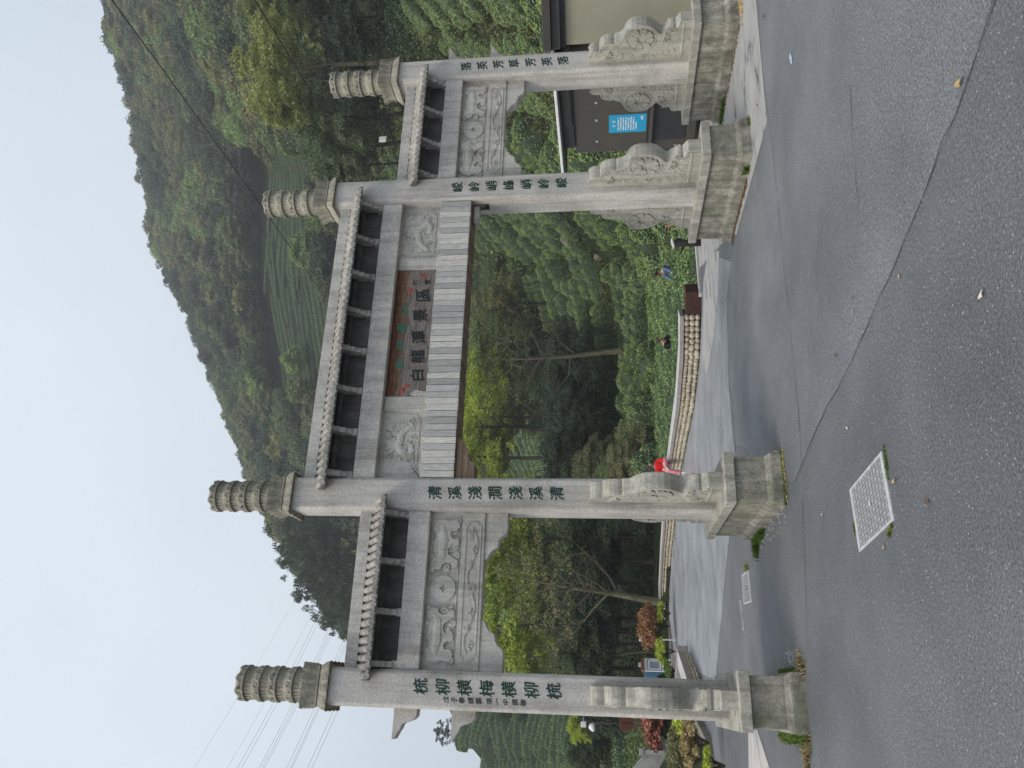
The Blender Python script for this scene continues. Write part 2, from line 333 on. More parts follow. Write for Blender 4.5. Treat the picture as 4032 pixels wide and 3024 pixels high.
# ================================================================== THE STONE GATEWAY
GA, GB = 2.443, 4.904
PX = [-GB/2-GA, -GB/2, GB/2, GB/2+GA]
gate = tag(empty('stone_gateway'), 'grey granite memorial gateway with three tiled bays across the road', 'gateway')
def textmesh(ch, size, mat_, thick=.003, bold=.0):
    c = bpy.data.curves.new('t', 'FONT'); c.body = ch; c.size = 1.0; c.align_x = 'CENTER'; c.align_y = 'CENTER'; c.resolution_u = 3
    o = bpy.data.objects.new('t', c); COL.objects.link(o); dg = bpy.context.evaluated_depsgraph_get(); dg.update()
    me = bpy.data.meshes.new_from_object(o.evaluated_get(dg)); bpy.data.objects.remove(o); bpy.data.curves.remove(c)
    n = len(me.vertices)
    if n == 0: return None
    co = np.empty(n*3); me.vertices.foreach_get('co', co); co = co.reshape(-1, 3)
    mn = co.min(0); mx = co.max(0); co = (co-(mn+mx)/2)/max(mx[0]-mn[0], mx[1]-mn[1], .45)*size
    # a brush-like slant and wobble
    x = co[:, 0].copy(); y = co[:, 1].copy()
    co[:, 1] = y+x*.16+.018*size*np.sin(x/size*13+len(ch)+ord(ch[0])); co[:, 0] = x+.02*size*np.sin(y/size*15+ord(ch[0]))
    if bold:
        pass
    out = np.zeros_like(co); out[:, 0] = co[:, 0]; out[:, 2] = co[:, 1]; out[:, 1] = 0
    me.vertices.foreach_set('co', out.ravel()); me.materials.clear(); me.materials.append(mat_); me.update()
    bm = bmesh.new(); bm.from_mesh(me)
    r = bmesh.ops.extrude_face_region(bm, geom=bm.faces[:]); vs = [e for e in r['geom'] if isinstance(e, bmesh.types.BMVert)]
    bmesh.ops.translate(bm, verts=vs, vec=(0, -thick, 0))
    if bold:
        src = bm.copy(); tmp = bpy.data.meshes.new('t'); src.to_mesh(tmp); src.free()
        for q, (ax_, az_) in enumerate(((1, .55), (-1, -.4), (.25, -1), (-.3, 1))):
            nv0 = len(bm.verts); bm.from_mesh(tmp); bm.verts.ensure_lookup_table()
            for v in bm.verts[nv0:]: v.co += Vector((ax_*bold*size*.55, -.00012*(q+1), az_*bold*size*.55))
        bpy.data.meshes.remove(tmp)
    bm.to_mesh(me); bm.free(); me.name = 'character'
    return me
_tc = {}
def char(parent, ch, size, x, y, z, mat_, bold=.02):
    k = (ch, size, mat_.name)
    if k not in _tc: _tc[k] = textmesh(ch, size, mat_, bold=bold)
    if _tc[k] is not None: return inst(_tc[k], 'character', parent, (x, y, z))

# ---- shared pieces, modelled round x=0
def spiral(mb, o, a1, a2, c, r0, turns, rad, flat, sgn=1, ph=0.0, n=18, mi=0):
    pts = []; rr = []
    for i in range(n):
        t = i/(n-1); r = r0*(1-.86*t); w = ph+sgn*t*turns*2*math.pi
        pts.append(np.array(o)+np.array(a1)*(c[0]+r*math.cos(w))+np.array(a2)*(c[1]+r*math.sin(w))); rr.append(rad*(1-.45*t))
    mb.tube(pts, rr, 5, mi, True, flat)
DRUM = [(-.225, .675), (-.996, .75), (-.998, .853), (-.97, .868), (-.93, .882), (-.898, .905), (-.872, .925), (-.886, .955), (-.884, .993), (-.855, 1.03), (-.819, 1.064),
        (-.785, 1.10), (-.765, 1.13), (-.775, 1.165), (-.814, 1.197), (-.872, 1.24), (-.927, 1.298), (-.958, 1.37), (-.97, 1.451), (-.967, 1.53), (-.949, 1.602), (-.89, 1.66), (-.804, 1.694), (-.74, 1.72), (-.69, 1.765),
        (-.676, 1.80), (-.662, 1.85), (-.635, 1.87), (-.648, 1.92), (-.648, 1.965), (-.63, 2.03), (-.596, 2.073), (-.55, 2.092), (-.508, 2.10), (-.485, 2.115), (-.494, 2.16), (-.494, 2.20), (-.475, 2.245), (-.44, 2.268), (-.40, 2.278), (-.225, 2.282)]
DRUM = [(a, .675+(z-.675)) for a, z in DRUM]
def drum_mesh():
    mb = MB(); T = .10
    mb.prism([(-.998, .673), (-.225, .673), (-.225, .752), (-.998, .752)], (-T+.002, 0, 0), (0, 1, 0), (0, 0, 1), (2*T-.004, 0, 0))
    poly = [(-.225, .75)]+DRUM[1:]
    mb.prism(poly, (-T, 0, 0), (0, 1, 0), (0, 0, 1), (2*T, 0, 0))
    for sx in (-1, 1):
        X0 = (sx*T, 0, 0); Y1 = (0, 1, 0); Z1 = (0, 0, 1); fl = (1, 0, 0); cy, cz = -.70, 1.45
        # raised border following the outline
        ins = [(y+(.028 if y < -.3 else -.0), z) for y, z in DRUM[2:-1]]
        mb.tube([(sx*T, y, z) for y, z in ins], .022, 5, 0, True, fl)
        mb.tube([(sx*T, -.262, 2.24), (sx*T, -.262, .80)], .022, 5, 0, True, fl); mb.tube([(sx*T, -.262, .80), (sx*T, -.95, .80)], .022, 5, 0, True, fl)
        for R_, r_ in ((.235, .022), (.052, .014)):
            mb.tube([(sx*T, cy+R_*math.cos(w), cz+R_*math.sin(w)) for w in np.linspace(0, 2*math.pi, 29)], r_, 5, 0, False, fl)
        for k in range(8):                                                     # eight petals
            a = k*math.pi/4+.2; pts = []
            for (rr, ww) in ((.066, -.30), (.12, -.36), (.178, -.355), (.206, -.20), (.192, 0), (.206, .20), (.178, .355), (.12, .36), (.066, .30)):
                pts.append((cy+rr*math.cos(a+ww), cz+rr*math.sin(a+ww)))
            mb.prism(pts if sx > 0 else pts[::-1], X0, Y1, Z1, (sx*.024, 0, 0))
        for (c0, c1, R_, n_, a0, a1_) in ((-.40, 2.0, .10, 7, -2.6, .5), (-.70, 1.10, .11, 6, -2.9, .2)):    # palmettes
            for k in range(n_):
                a = a0+(a1_-a0)*k/(n_-1)
                mb.prism([(c0, c1), (c0+R_*.8*math.cos(a-.17), c1+R_*.8*math.sin(a-.17)), (c0+R_*math.cos(a), c1+R_*math.sin(a)), (c0+R_*.8*math.cos(a+.17), c1+R_*.8*math.sin(a+.17))], X0, Y1, Z1, (sx*.022, 0, 0))
        for (c0, c1, r0, sg, ph) in ((-.56, 2.01, .05, 1, 0), (-.60, 1.82, .05, -1, 1), (-.40, 2.2, .05, 1, 2), (-.38, 1.80, .07, -1, 0), (-.36, 1.62, .05, 1, 3),
                                     (-.36, 1.22, .06, 1, 0), (-.40, 1.05, .07, -1, 2), (-.55, .98, .06, 1, 1), (-.82, .96, .05, -1, 0), (-.86, .86, .04, 1, 2), (-.62, .89, .05, -1, 4)):
            spiral(mb, X0, Y1, Z1, (c0, c1), r0, 1.15, .021, fl, sg, ph)
        for w in (0., 2.1, 4.2):
            for (c0, c1) in ((-.45, .92), (-.86, 1.0), (-.36, 1.40)):
                mb.prism([(c0+.008*math.cos(w+2), c1+.008*math.sin(w+2)), (c0+.03*math.cos(w+.5), c1+.03*math.sin(w+.5)), (c0+.055*math.cos(w), c1+.055*math.sin(w)), (c0+.03*math.cos(w-.5), c1+.03*math.sin(w-.5))], X0, Y1, Z1, (sx*.014, 0, 0))
    return mb.mesh('drum_stone', M['granite_drum'])
drum_me = drum_mesh()
drum_back = drum_me.copy(); _co = np.empty(len(drum_back.vertices)*3); drum_back.vertices.foreach_get('co', _co); _co = _co.reshape(-1, 3); _co[:, 1] *= -1
drum_back.vertices.foreach_set('co', _co.ravel()); drum_back.flip_normals(); drum_back.update()
def pedestal(parent, x):
    p = MB().frustum((.309, 1.127, .56), (.309, 1.127, .68)).build('capstone', M['granite_cap'], parent, bevel=.008, loc=(x, 0, 0))
    MB().frustum((.268, 1.085, .15), (.262, 1.078, .561)).build('pedestal_block', M['granite_plinth'], parent, bevel=.006, loc=(x, 0, 0))
    MB().frustum((.309, 1.136, -.10), (.306, 1.134, .136)).frustum((.3055, 1.1335, .137), (.266, 1.083, .205)).build('plinth', M['granite_plinth'], parent, bevel=.006, loc=(x, 0, 0))
def petals(mb, hx, z0, z1, out, up, n=5):
    # a row of overlapping lotus petals round a square block; flares outward by `out`
    for side in range(4):
        ca, sa = math.cos(side*math.pi/2), math.sin(side*math.pi/2)
        for layer, off, pr in ((0, .5, -.012), (1, 0., 0.)):
            for k in range(n+(1 if layer == 0 else 0)):
                w = 2*hx/n; c = -hx+(k+(0 if layer == 0 else .5))*w
                pr_ = []
                tz = z1-z0
                prof = [(0, 0), (.35, .25), (.7, .7), (1, 1.0)] if up else [(0, 0), (.3, .35), (.65, .75), (1, 1.0)]
                vs = []
                for t, fo in prof:
                    hw = w*.49*(1 if t < .75 else .62); s_ = 1+(fo*out/hx)
                    zz = z0+tz*t if up else z1-tz*t
                    for q in (-hw, 0, hw):
                        vs.append((max(-hx, min(hx, c+q))*s_, -(hx+fo*out+pr+(.014 if q == 0 else 0)), zz))
                zz = (z0+tz*1.06) if up else (z1-tz*1.04)
                vs.append((c*(1+out/hx), -(hx+out+pr+.008), zz))
                vs = [(v[0]*ca-v[1]*sa, v[0]*sa+v[1]*ca, v[2]) for v in vs]
                fs = [(3*i+j, 3*i+j+1, 3*i+j+4, 3*i+j+3) for i in range(3) for j in range(2)]+[(9, 10, 12), (10, 11, 12)]
                if not up: fs = [f[::-1] for f in fs]
                mb.add(vs, fs)
                rim = [vs[0], vs[3], vs[6], vs[9], vs[12], vs[11], vs[8], vs[5], vs[2]]; mb.tube(rim, .007, 4, 0, False)
def finial():
    cap = MB()                                            # z=0 is the top of the shaft
    cap.frustum((.262, .235, 0), (.235, .22, .03)); cap.frustum((.262, .235, .002), (.215, .205, .118)); cap.box(-.222, .222, -.212, .212, .118, .135)
    petals(cap, .222, -.004, .118, .062, False, 4); cap.box(-.236, .236, -.226, .226, .136, .16)
    cap.frustum((.20, .20, .16), (.235, .235, .30)); petals(cap, .212, .162, .325, .052, True, 4)
    dr = MB(); prof = [(.188, .28), (.205, .30), (.208, .34), (.196, .355)]
    z = .355
    for k in range(4):
        prof += [(.193, z+.05), (.190, z+.10), (.200, z+.135), (.211, z+.165), (.210, z+.205), (.198, z+.218)]; z += .215
    prof += [(.19, 1.215), (.16, 1.242), (.10, 1.255), (.0, 1.26)]
    dr.lathe(prof, 36, cap=False)
    for k in range(4):                                     # cloud scroll collars and fluted skirts
        zc = .355+k*.215+.175
        for j in range(8):
            a = j*math.pi/4+k*.35; c, s = math.cos(a), math.sin(a)
            o = (.208*c, .208*s, zc); t = (-s, c, 0)
            spiral(dr, o, t, (0, 0, 1), (0, 0), .056, 1.5, .021, (c, s, 0), 1 if k % 2 else -1, 0., 13)
            pts = []
            for q in np.linspace(-.5, .5, 7):
                aa = a+q*math.pi/4; pts.append((.207*math.cos(aa), .207*math.sin(aa), zc-.045+.016*abs(math.cos(q*math.pi))**.5-.03*(.5-abs(q))))
            dr.tube(pts, .017, 5, 0, False)
        for j in range(26):
            a0 = j*math.pi/13; pts = []
            for q in range(4):
                aa = a0+q*.05; rr = .1975-.001*q; pts.append((rr*math.cos(aa), rr*math.sin(aa), zc-.06-q*.028))
            dr.tube(pts, [.008, .009, .008, .005], 4, 0, False)
    return cap.mesh('lotus_capital', M['granite_top']), dr.mesh('cloud_drum', M['granite_top'], True)
cap_me, fin_me = finial()
INSC = ['梳柳横梅横柳梳', '清溪淺澗淺溪清', '峻岭峭峰峭岭峻', '落英芳草芳英落']
for i, x in enumerate(PX):
    top = 5.522 if i in (0, 3) else 6.342
    mb = MB(); ch = .038
    oct_ = [(-.225+ch, -.235), (.225-ch, -.235), (.225, -.235+ch), (.225, .235-ch), (.225-ch, .235), (-.225+ch, .235), (-.225, .235-ch), (-.225, -.235+ch)]
    mb.prism(oct_, (0, 0, .665), (1, 0, 0), (0, 1, 0), (0, 0, top-.66))
    pil = mb.build('pillar', M['granite'], gate, bevel=.012, loc=(x, 0, 0))
    pil['label'] = ['outer granite pillar at the open roadside end', 'inner granite pillar beside the round red lid', 'inner granite pillar with a leafy weed at its foot', 'outer granite pillar beside the dark metal hut'][i]
    pedestal(pil, 0)
    inst(drum_me, 'drum_stone', pil); inst(drum_back, 'drum_stone', pil)
    inst(cap_me, 'lotus_capital', pil, (0, 0, top)); inst(fin_me, 'cloud_drum', pil, (0, 0, top))
    for k, c_ in enumerate(INSC[i]):
        char(pil, c_, .178, (.035 if i == 0 else .012), -.2355, 4.352-k*.2725, M['green_paint'], .03)
    if i == 0:
        for c_, z in zip('戊子春縉雲項一中撰聯', (4.025, 3.924, 3.832, 3.722, 3.622, 3.492, 3.400, 3.295, 3.180, 3.083)):
            char(pil, c_, .072, -.108, -.2355, z, M['black_paint'], .006)
    if i in (0, 3):                                        # mortised beam ends sticking out past the end pillars
        s = -1 if i == 0 else 1
        for zt in (4.70, 3.97):
            pts = [(.20, zt), (.60 if i else .60, zt), (.595, zt-.03), (.56, zt-.05), (.51, zt-.075), (.475, zt-.10), (.43, zt-.115), (.41, zt-.14), (.39, zt-.20), (.37, zt-.25), (.33, zt-.29), (.20, zt-.30)]
            MB().prism([(s*(a-.02), b_) for a, b_ in pts], (0, -.09, 0), (1, 0, 0), (0, 0, 1), (0, .18, 0)).build('beam_end', M['granite'], pil, bevel=.006)
    if i == 2:                                             # dark patch for shade in an empty mortise, splintered wood on the road-side face
        MB().box(-.228, -.2262, -.09, .06, 3.86, 4.10).build('mortise_shade', M['bark_dark'], pil)
        for k in range(3): MB().box(-.233, -.229, -.085+k*.035, -.06+k*.035, 3.90+k*.02, 4.06).build('wood_remnant', M['board_brown'], pil)

# ---- bays
def inner(i, side): return PX[i]+side*.225
def relief_frame(mb, x0, x1, z0, z1, y, r=.012, n=.06):
    pts = [(x0+n, y, z0), (x1-n, y, z0), (x1-n, y, z0+n*.5), (x1-n*.4, y, z0+n*.7), (x1, y, z0+n), (x1, y, z1-n), (x1-n*.4, y, z1-n*.7), (x1-n, y, z1-n*.5), (x1-n, y, z1), (x0+n, y, z1),
           (x0+n, y, z1-n*.5), (x0+n*.4, y, z1-n*.7), (x0, y, z1-n), (x0, y, z0+n), (x0+n*.4, y, z0+n*.7), (x0+n, y, z0+n*.5), (x0+n, y, z0)]
    mb.tube(pts, r, 5, 0, False)
BEAST_ = [(-.50,-.12),(-.44,-.02),(-.46,.08),(-.40,.16),(-.30,.19),(-.24,.13),(-.18,.10),(-.05,.15),(.10,.14),(.20,.10),(.27,.16),(.36,.19),(.44,.13),(.41,.05),(.34,.06),(.30,.0),(.28,-.08),(.34,-.15),(.40,-.19),(.33,-.21),(.24,-.17),(.17,-.08),
         (.05,-.05),(-.06,-.07),(-.12,-.16),(-.06,-.21),(-.14,-.22),(-.22,-.15),(-.24,-.06),(-.31,-.04),(-.36,-.13),(-.43,-.19)]
BEAST = [(-.50,-.16),(-.47,-.05),(-.50,.06),(-.46,.17),(-.38,.22),(-.28,.22),(-.22,.16),(-.12,.17),(.0,.20),(.14,.19),(.22,.15),(.28,.21),(.38,.23),(.47,.17),(.46,.06),(.38,.04),(.34,-.02),(.36,-.10),(.44,-.14),(.42,-.21),(.30,-.22),(.24,-.13),(.18,-.05),
         (.08,-.04),(.0,-.09),(.04,-.17),(-.02,-.22),(-.12,-.21),(-.12,-.12),(-.20,-.06),(-.27,-.08),(-.27,-.17),(-.34,-.22),(-.44,-.21)]
def beast(mb, cx, cz, sx, sz, y, s=1):
    pts = [(cx+s*a*sx, cz+b_*sz) for a, b_ in BEAST]
    if s < 0: pts = pts[::-1]
    mb.prism([(a, b_) for a, b_ in pts][::-1], (0, y, 0), (1, 0, 0), (0, 0, 1), (0, -.034, 0))
    ctr = [(-.38, .06), (-.25, .06), (-.1, .04), (.1, .05), (.24, .04), (.36, .12)]
    mb.tube([(cx+s*a*sx, y-.026, cz+b_*sz) for a, b_ in ctr], [.03, .06, .07, .065, .05, .03], 7, 0, True, (0, 1, 0))
    for a, b_, r in ((-.42, .02, .05), (-.33, .12, .04), (-.05, .19, .035), (.42, -.05, .045), (.44, .2, .04), (.02, -.16, .045), (-.46, -.2, .035), (.2, -.2, .04), (.22, .2, .03)):
        spiral(mb, (0, y-.02, 0), (1, 0, 0), (0, 0, 1), (cx+s*a*sx, cz+b_*sz), r, 1.4, .020, (0, 1, 0), s, a*9, 14)
def coin(mb, cx, cz, r, y):
    n = 32; hole = [(r*.36, 0), (r*.10, r*.10), (0, r*.36), (-r*.10, r*.10), (-r*.36, 0), (-r*.10, -r*.10), (0, -r*.36), (r*.10, -r*.10)]
    out = [(cx+r*math.cos(2*math.pi*k/n), cz+r*math.sin(2*math.pi*k/n)) for k in range(n)]
    inn = [(cx+hole[(k//4) % 8][0]*(1-(k % 4)/4)+hole[(k//4+1) % 8][0]*(k % 4)/4, cz+hole[(k//4) % 8][1]*(1-(k % 4)/4)+hole[(k//4+1) % 8][1]*(k % 4)/4) for k in range(n)]
    vs = [(a, y-.028, b_) for a, b_ in out]+[(a, y-.028, b_) for a, b_ in inn]+[(a, y, b_) for a, b_ in out]+[(a, y, b_) for a, b_ in inn]
    fs = []
    for k in range(n):
        j = (k+1) % n; fs += [(k, j, n+j, n+k), (2*n+k, 2*n+j, j, k), (n+k, n+j, 3*n+j, 3*n+k)]
    mb.add(vs, fs)
def scrollwork(mb, x0, x1, cz, h, y):
    pts = []; xs = np.linspace(x0, x1, 60)
    for q, xx in enumerate(xs): pts.append((xx, y-.004, cz+h*math.sin((xx-x0)/(x1-x0)*4*math.pi+.3)))
    mb.tube(pts, .017, 5, 0, True, (0, 1, 0)); mid = (x0+x1)/2
    for k in range(12):
        a = k*math.pi/6; mb.prism([(mid+.02*math.cos(a+.4), cz+.02*math.sin(a+.4)), (mid+.02*math.cos(a-.4), cz+.02*math.sin(a-.4)), (mid+.06*math.cos(a-.18), cz+.06*math.sin(a-.18)), (mid+.068*math.cos(a), cz+.068*math.sin(a)), (mid+.06*math.cos(a+.18), cz+.06*math.sin(a+.18))], (0, y, 0), (1, 0, 0), (0, 0, 1), (0, -.012, 0))
    for k in range(8):
        xx = x0+(x1-x0)*(k+.5)/8
        if abs(xx-mid) < .12: continue
        s = 1 if k % 2 else -1
        spiral(mb, (0, y-.003, 0), (1, 0, 0), (0, 0, 1), (xx, cz+s*h*.3), .05, 1.3, .017, (0, 1, 0), s, k, 13)
        for w in (.4, 1.5, 2.6):
            a = w*s; mb.prism([(xx, cz), (xx+.04*math.cos(a-.3), cz+.04*math.sin(a-.3)), (xx+.07*math.cos(a), cz+.07*math.sin(a)), (xx+.04*math.cos(a+.3), cz+.04*math.sin(a+.3))][::-1 if s < 0 else 1], (0, y, 0), (1, 0, 0), (0, 0, 1), (0, -.02, 0))
# one cover tile: a half-round barrel in five overlapping lengths with a round end
def cover_tile():
    mb = MB(); n = 6; L = .40; segs = 5
    for sgi in range(segs):
        t0, t1 = sgi/segs, (sgi+1)/segs; vs = []
        for t, r in ((t0, .038), (t0+.17/segs, .043), (t1+.0, .036)):
            t = 1-t                                        # from eave upward
            for k in range(n+1):
                a = math.pi*k/n; vs.append((r*math.cos(a), -L*t, r*math.sin(a)*.95-.245*t))
        mb.add(vs, [(j*(n+1)+k, (j+1)*(n+1)+k, (j+1)*(n+1)+k+1, j*(n+1)+k+1) for j in range(2) for k in range(n)])
    mb.add([(.041*math.cos(2*math.pi*k/10), -L-.003, -.245+.041*math.sin(2*math.pi*k/10)-.002) for k in range(10)], [tuple(range(10))])
    return mb.mesh('roof_tile', M['granite_roof'])
tile_me = cover_tile()
tile_back = tile_me.copy(); _c = np.empty(len(tile_back.vertices)*3); tile_back.vertices.foreach_get('co', _c); _c = _c.reshape(-1, 3); _c[:, 1] *= -1; tile_back.vertices.foreach_set('co', _c.ravel()); tile_back.flip_normals()
def drip_tile():
    mb = MB(); mb.prism([(-.033, .012), (.033, .012), (.026, -.018), (0, -.034), (-.026, -.018)], (0, -.405, -.25), (1, 0, 0), (0, 0, 1), (0, .012, 0)); return mb.mesh('drip_tile', M['granite_roof'])
drip_me = drip_tile()
BRK = [(0, 0), (-.055, 0), (-.06, .05), (-.10, .075), (-.115, .13), (-.155, .15), (-.17, .20), (-.21, .225), (-.225, .27), (-.26, .285), (-.26, .33), (0, .33)]
def bracket_mesh():
    mb = MB(); mb.prism([(a-.10, b_) for a, b_ in BRK], (-.035, 0, 0), (0, 1, 0), (0, 0, 1), (.07, 0, 0))
    mb.prism([(-(a-.10), b_) for a, b_ in BRK][::-1], (-.035, 0, 0), (0, 1, 0), (0, 0, 1), (.07, 0, 0)); mb.box(-.048, .048, -.17, .17, -.002, .085); return mb.mesh('bracket', M['granite_roof'])
brk_me = bracket_mesh()
def corbel(parent, x, s, zt, ln, hh, matk='granite_light', yy=.085):
    pr = [(0, 0), (0, -hh), (.35*ln, -hh), (.43*ln, -hh*.96), (.52*ln, -hh*.72), (.60*ln, -hh*.64), (.72*ln, -hh*.60), (.80*ln, -hh*.35), (.90*ln, -hh*.22), (.98*ln, -hh*.16), (ln, -hh*.04), (ln, 0)]
    pts = [(x+s*a, zt+b_) for a, b_ in pr]
    if s > 0: pts = pts[::-1]
    return MB().prism(pts, (0, -yy, 0), (1, 0, 0), (0, 0, 1), (0, 2*yy, 0)).build('corbel', M[matk], parent, bevel=.008)
def roof(x0, x1, rx0, rx1, ztop, nb, label, cnt):
    # x0..x1 between pillar faces; rx0..rx1 the overhanging eave
    ro = MB(); ze = ztop-.155                       # ridge slab
    for sgn in (1,):
        ro.box(x0, x1, -.10, .10, ztop-.16, ztop)
    r = ro.build('tiled_roof', M['granite'], gate, bevel=.006); r['label'] = label
    for s in (-1, 1):                                # sloping stone bed under the tiles
        vs = [(rx0, s*.02, ze), (rx1, s*.02, ze), (rx1, s*.425, ze-.245), (rx0, s*.425, ze-.245), (rx0, s*.02, ze-.10), (rx1, s*.02, ze-.10), (rx1, s*.425, ze-.295), (rx0, s*.425, ze-.295)]
        fs = [(0, 1, 2, 3), (7, 6, 5, 4), (0, 4, 5, 1), (1, 5, 6, 2), (2, 6, 7, 3), (3, 7, 4, 0)]
        if s < 0: fs = [f[::-1] for f in fs]
        MB().add(vs, [f[::-1] for f in fs]).build('eave_slab', M['granite_shaded'], r)
    st = (rx1-rx0)/cnt
    for k in range(cnt):
        xx = rx0+st*(k+.5)
        inst(tile_me, 'roof_tile', r, (xx, -.03, ze+.003)); inst(tile_back, 'roof_tile', r, (xx, .03, ze+.003))
    dm = MB()
    for k in range(1, cnt):
        xx = rx0+st*k; dm.prism([(xx-.033, .012), (xx+.033, .012), (xx+.026, -.018), (xx, -.034), (xx-.026, -.018)], (0, -.442, ze-.245), (1, 0, 0), (0, 0, 1), (0, .012, 0))
    tag(dm.build('drip_tiles', M['granite_roof'], r), kind='stuff')
    MB().box(x0, x1, -.05, .05, ze-.58, ze-.1).build('back_panel', M['granite_shaded'], r)
    MB().box(x0, x1, -.17, .17, ze-.285, ze-.235).build('purlin', M['granite_shaded'], r)
    for k in range(nb):
        t = k/(nb-1); xx = (x0+.05)+(x1-x0-.10)*t
        inst(brk_me, 'bracket', r, (xx, 0, ze-.56), (0, 0, 0), (1, 1, 1.0))
    return r
def side_bay(i, rx0, rx1, lab):
    x0, x1 = inner(i, 1), inner(i+1, -1)
    roof(x0, x1, rx0, rx1, 5.39, 4, lab, 22)
    MB().box(x0, x1, -.19, .19, 4.40, 4.69).build('upper_beam', M['granite'], gate, bevel=.012)
    pn = MB().box(x0, x1, -.085, .085, 3.965, 4.401).build('carved_panel', M['granite_light'], gate)
    rl = MB(); relief_frame(rl, x0+.13, x1-.13, 4.00, 4.36, -.085); cx = (x0+x1)/2
    coin(rl, cx, 4.18, .165, -.085)
    for q in range(34):
        xx = random.choice([random.uniform(x0+.20, cx-.24), random.uniform(cx+.24, x1-.20)]); spiral(rl, (0, -.097, 0), (1, 0, 0), (0, 0, 1), (xx, random.uniform(4.04, 4.32)), random.uniform(.03, .055), 1.3, .016, (0, 1, 0), random.choice((-1, 1)), q, 12)
    beast(rl, cx-.56, 4.18, .68, .80, -.085, 1); beast(rl, cx+.56, 4.18, .68, .80, -.085, -1)
    rl.build('relief_carving', M['granite_light'], pn)
    lb = MB().box(x0, x1, -.105, .105, 3.665, 3.967).build('lower_beam', M['granite_light'], gate, bevel=.01)
    rl = MB(); relief_frame(rl, x0+.13, x1-.13, 3.715, 3.915, -.105, .011, .05); scrollwork(rl, x0+.2, x1-.2, 3.815, .06, -.105); rl.build('floral_carving', M['granite_light'], lb)
    corbel(lb, x0, 1, 3.666, .62, .30); corbel(lb, x1, -1, 3.666, .62, .30)
side_bay(0, PX[0]+.075, PX[1]-.06, 'low tiled roof over the open roadside bay')
side_bay(2, PX[2]+.06, PX[3]-.075, 'low tiled roof over the bay in front of the hut')
x0, x1 = inner(1, 1), inner(2, -1)
roof(x0, x1, PX[1]+.04, PX[2]-.04, 6.26, 8, 'highest tiled roof over the wide middle bay', 44)
MB().box(x0, x1, -.19, .19, 5.22, 5.53).build('upper_beam', M['granite'], gate, bevel=.012)
pn = MB().box(x0, x1, -.055, .055, 4.50, 5.222).build('carved_panel', M['granite_light'], gate)
def dragon(mb, cx, cz, s, y):
    body = [(-.30, -.14), (-.20, -.05), (-.10, .02), (.02, .04), (.12, -.02), (.20, -.10), (.10, -.17), (-.02, -.15)]
    P_ = []
    for k in range(len(body)-1):
        for t in np.linspace(0, 1, 5)[:-1]: P_.append(((body[k][0]*(1-t)+body[k+1][0]*t), (body[k][1]*(1-t)+body[k+1][1]*t)))
    mb.tube([(cx+s*a, y-.006, cz+b_+.012*math.sin(a*30)) for a, b_ in P_], [.026+.034*math.sin(math.pi*(j+1)/(len(P_)+1)) for j in range(len(P_))], 7, 0, True, (0, 1, 0))
    mb.prism([(cx+s*a, cz+b_) for a, b_ in (((.02,.03),(.10,.07),(.16,.16),(.08,.15),(.10,.21),(.02,.17),(-.02,.22),(-.05,.13),(-.10,.10)))][::(-1 if s > 0 else 1)], (0, y, 0), (1, 0, 0), (0, 0, 1), (0, -.022, 0))
    for k in range(6):
        a = 1.2+k*.28; mb.tube([(cx+s*.02, y-.01, cz+.12), (cx+s*(.02+.11*math.cos(a)), y-.012, cz+.12+.12*math.sin(a)), (cx+s*(.0+.18*math.cos(a+.2)), y-.006, cz+.10+.16*math.sin(a+.2))], [.010, .008, .003], 5, 0, True, (0, 1, 0))
    for a, b_, r in ((-.34, -.2, .04), (-.27, -.24, .05), (-.18, -.21, .04), (-.08, -.25, .05), (.02, -.23, .04), (.12, -.25, .045), (.24, -.22, .05), (.33, -.17, .045), (.36, -.05, .04), (.32, .12, .04), (-.33, .03, .045), (-.3, .16, .04), (.28, .22, .035), (-.16, .18, .035), (.22, .02, .04)):
        spiral(mb, (0, y, 0), (1, 0, 0), (0, 0, 1), (cx+s*a, cz+b_), r*1.1, 1.4, .017, (0, 1, 0), s, a*9, 13)
for xa, xb, s in ((x0+.10, -1.27, -1), (1.33, x1-.10, 1)):
    rl = MB()
    for q in range(22): spiral(rl, (0, -.066, 0), (1, 0, 0), (0, 0, 1), (random.uniform(xa+.08, xb-.08), random.uniform(4.74, 5.10)), random.uniform(.03, .055), 1.3, .015, (0, 1, 0), s, q, 12)
    relief_frame(rl, xa, xb, 4.68, 5.17, -.055, .012, .05); dragon(rl, (xa+xb)/2, 4.93, s, -.055); rl.build('dragon_carving', M['granite_light'], pn)
# thin crack across the dragon panel
MB().tube([(x0+.04, -.057, 4.62), (x0+.2, -.057, 4.75), (x0+.36, -.057, 4.86), (x0+.5, -.057, 4.97), (x0+.7, -.057, 5.10), (x0+.74, -.057, 5.17)], .006, 4).build('crack', M['seam'], pn)
for xa, xb in ((-1.22, -.995), (1.075, 1.30)):
    MB().box(xa, xb, -.10, .056, 4.565, 5.221).build('framing_block', M['granite_light'], pn, bevel=.02)
MB().prism([(-.995, 4.60), (-.93, 4.62), (-.90, 4.78), (-.97, 4.86), (-.995, 4.80)][::-1], (0, -.098, 0), (1, 0, 0), (0, 0, 1), (0, .05, 0)).build('broken_chip', M['granite_light'], pn)
nb_ = MB().box(-.994, 1.074, 0, .03, 0, .655).build('name_board', M['name_board'], gate, loc=(0, -.088, 4.565))
nb_['label'] = 'weathered wooden name board with painted characters'
NBY = -.0895
for c_, x, z in zip('杭州西山', (-.489, -.194, .092, .39), (.49, .49, .495, .495)): char(nb_, c_, .135, x, NBY+.088, z, M['sign_green'], .03)
for c_, x, z in zip('白龍潭景區', (-.672, -.376, -.065, .299, .64), (.205, .225, .23, .24, .23)): char(nb_, c_, .205, x, NBY+.088, z, M['black_paint'], .04)
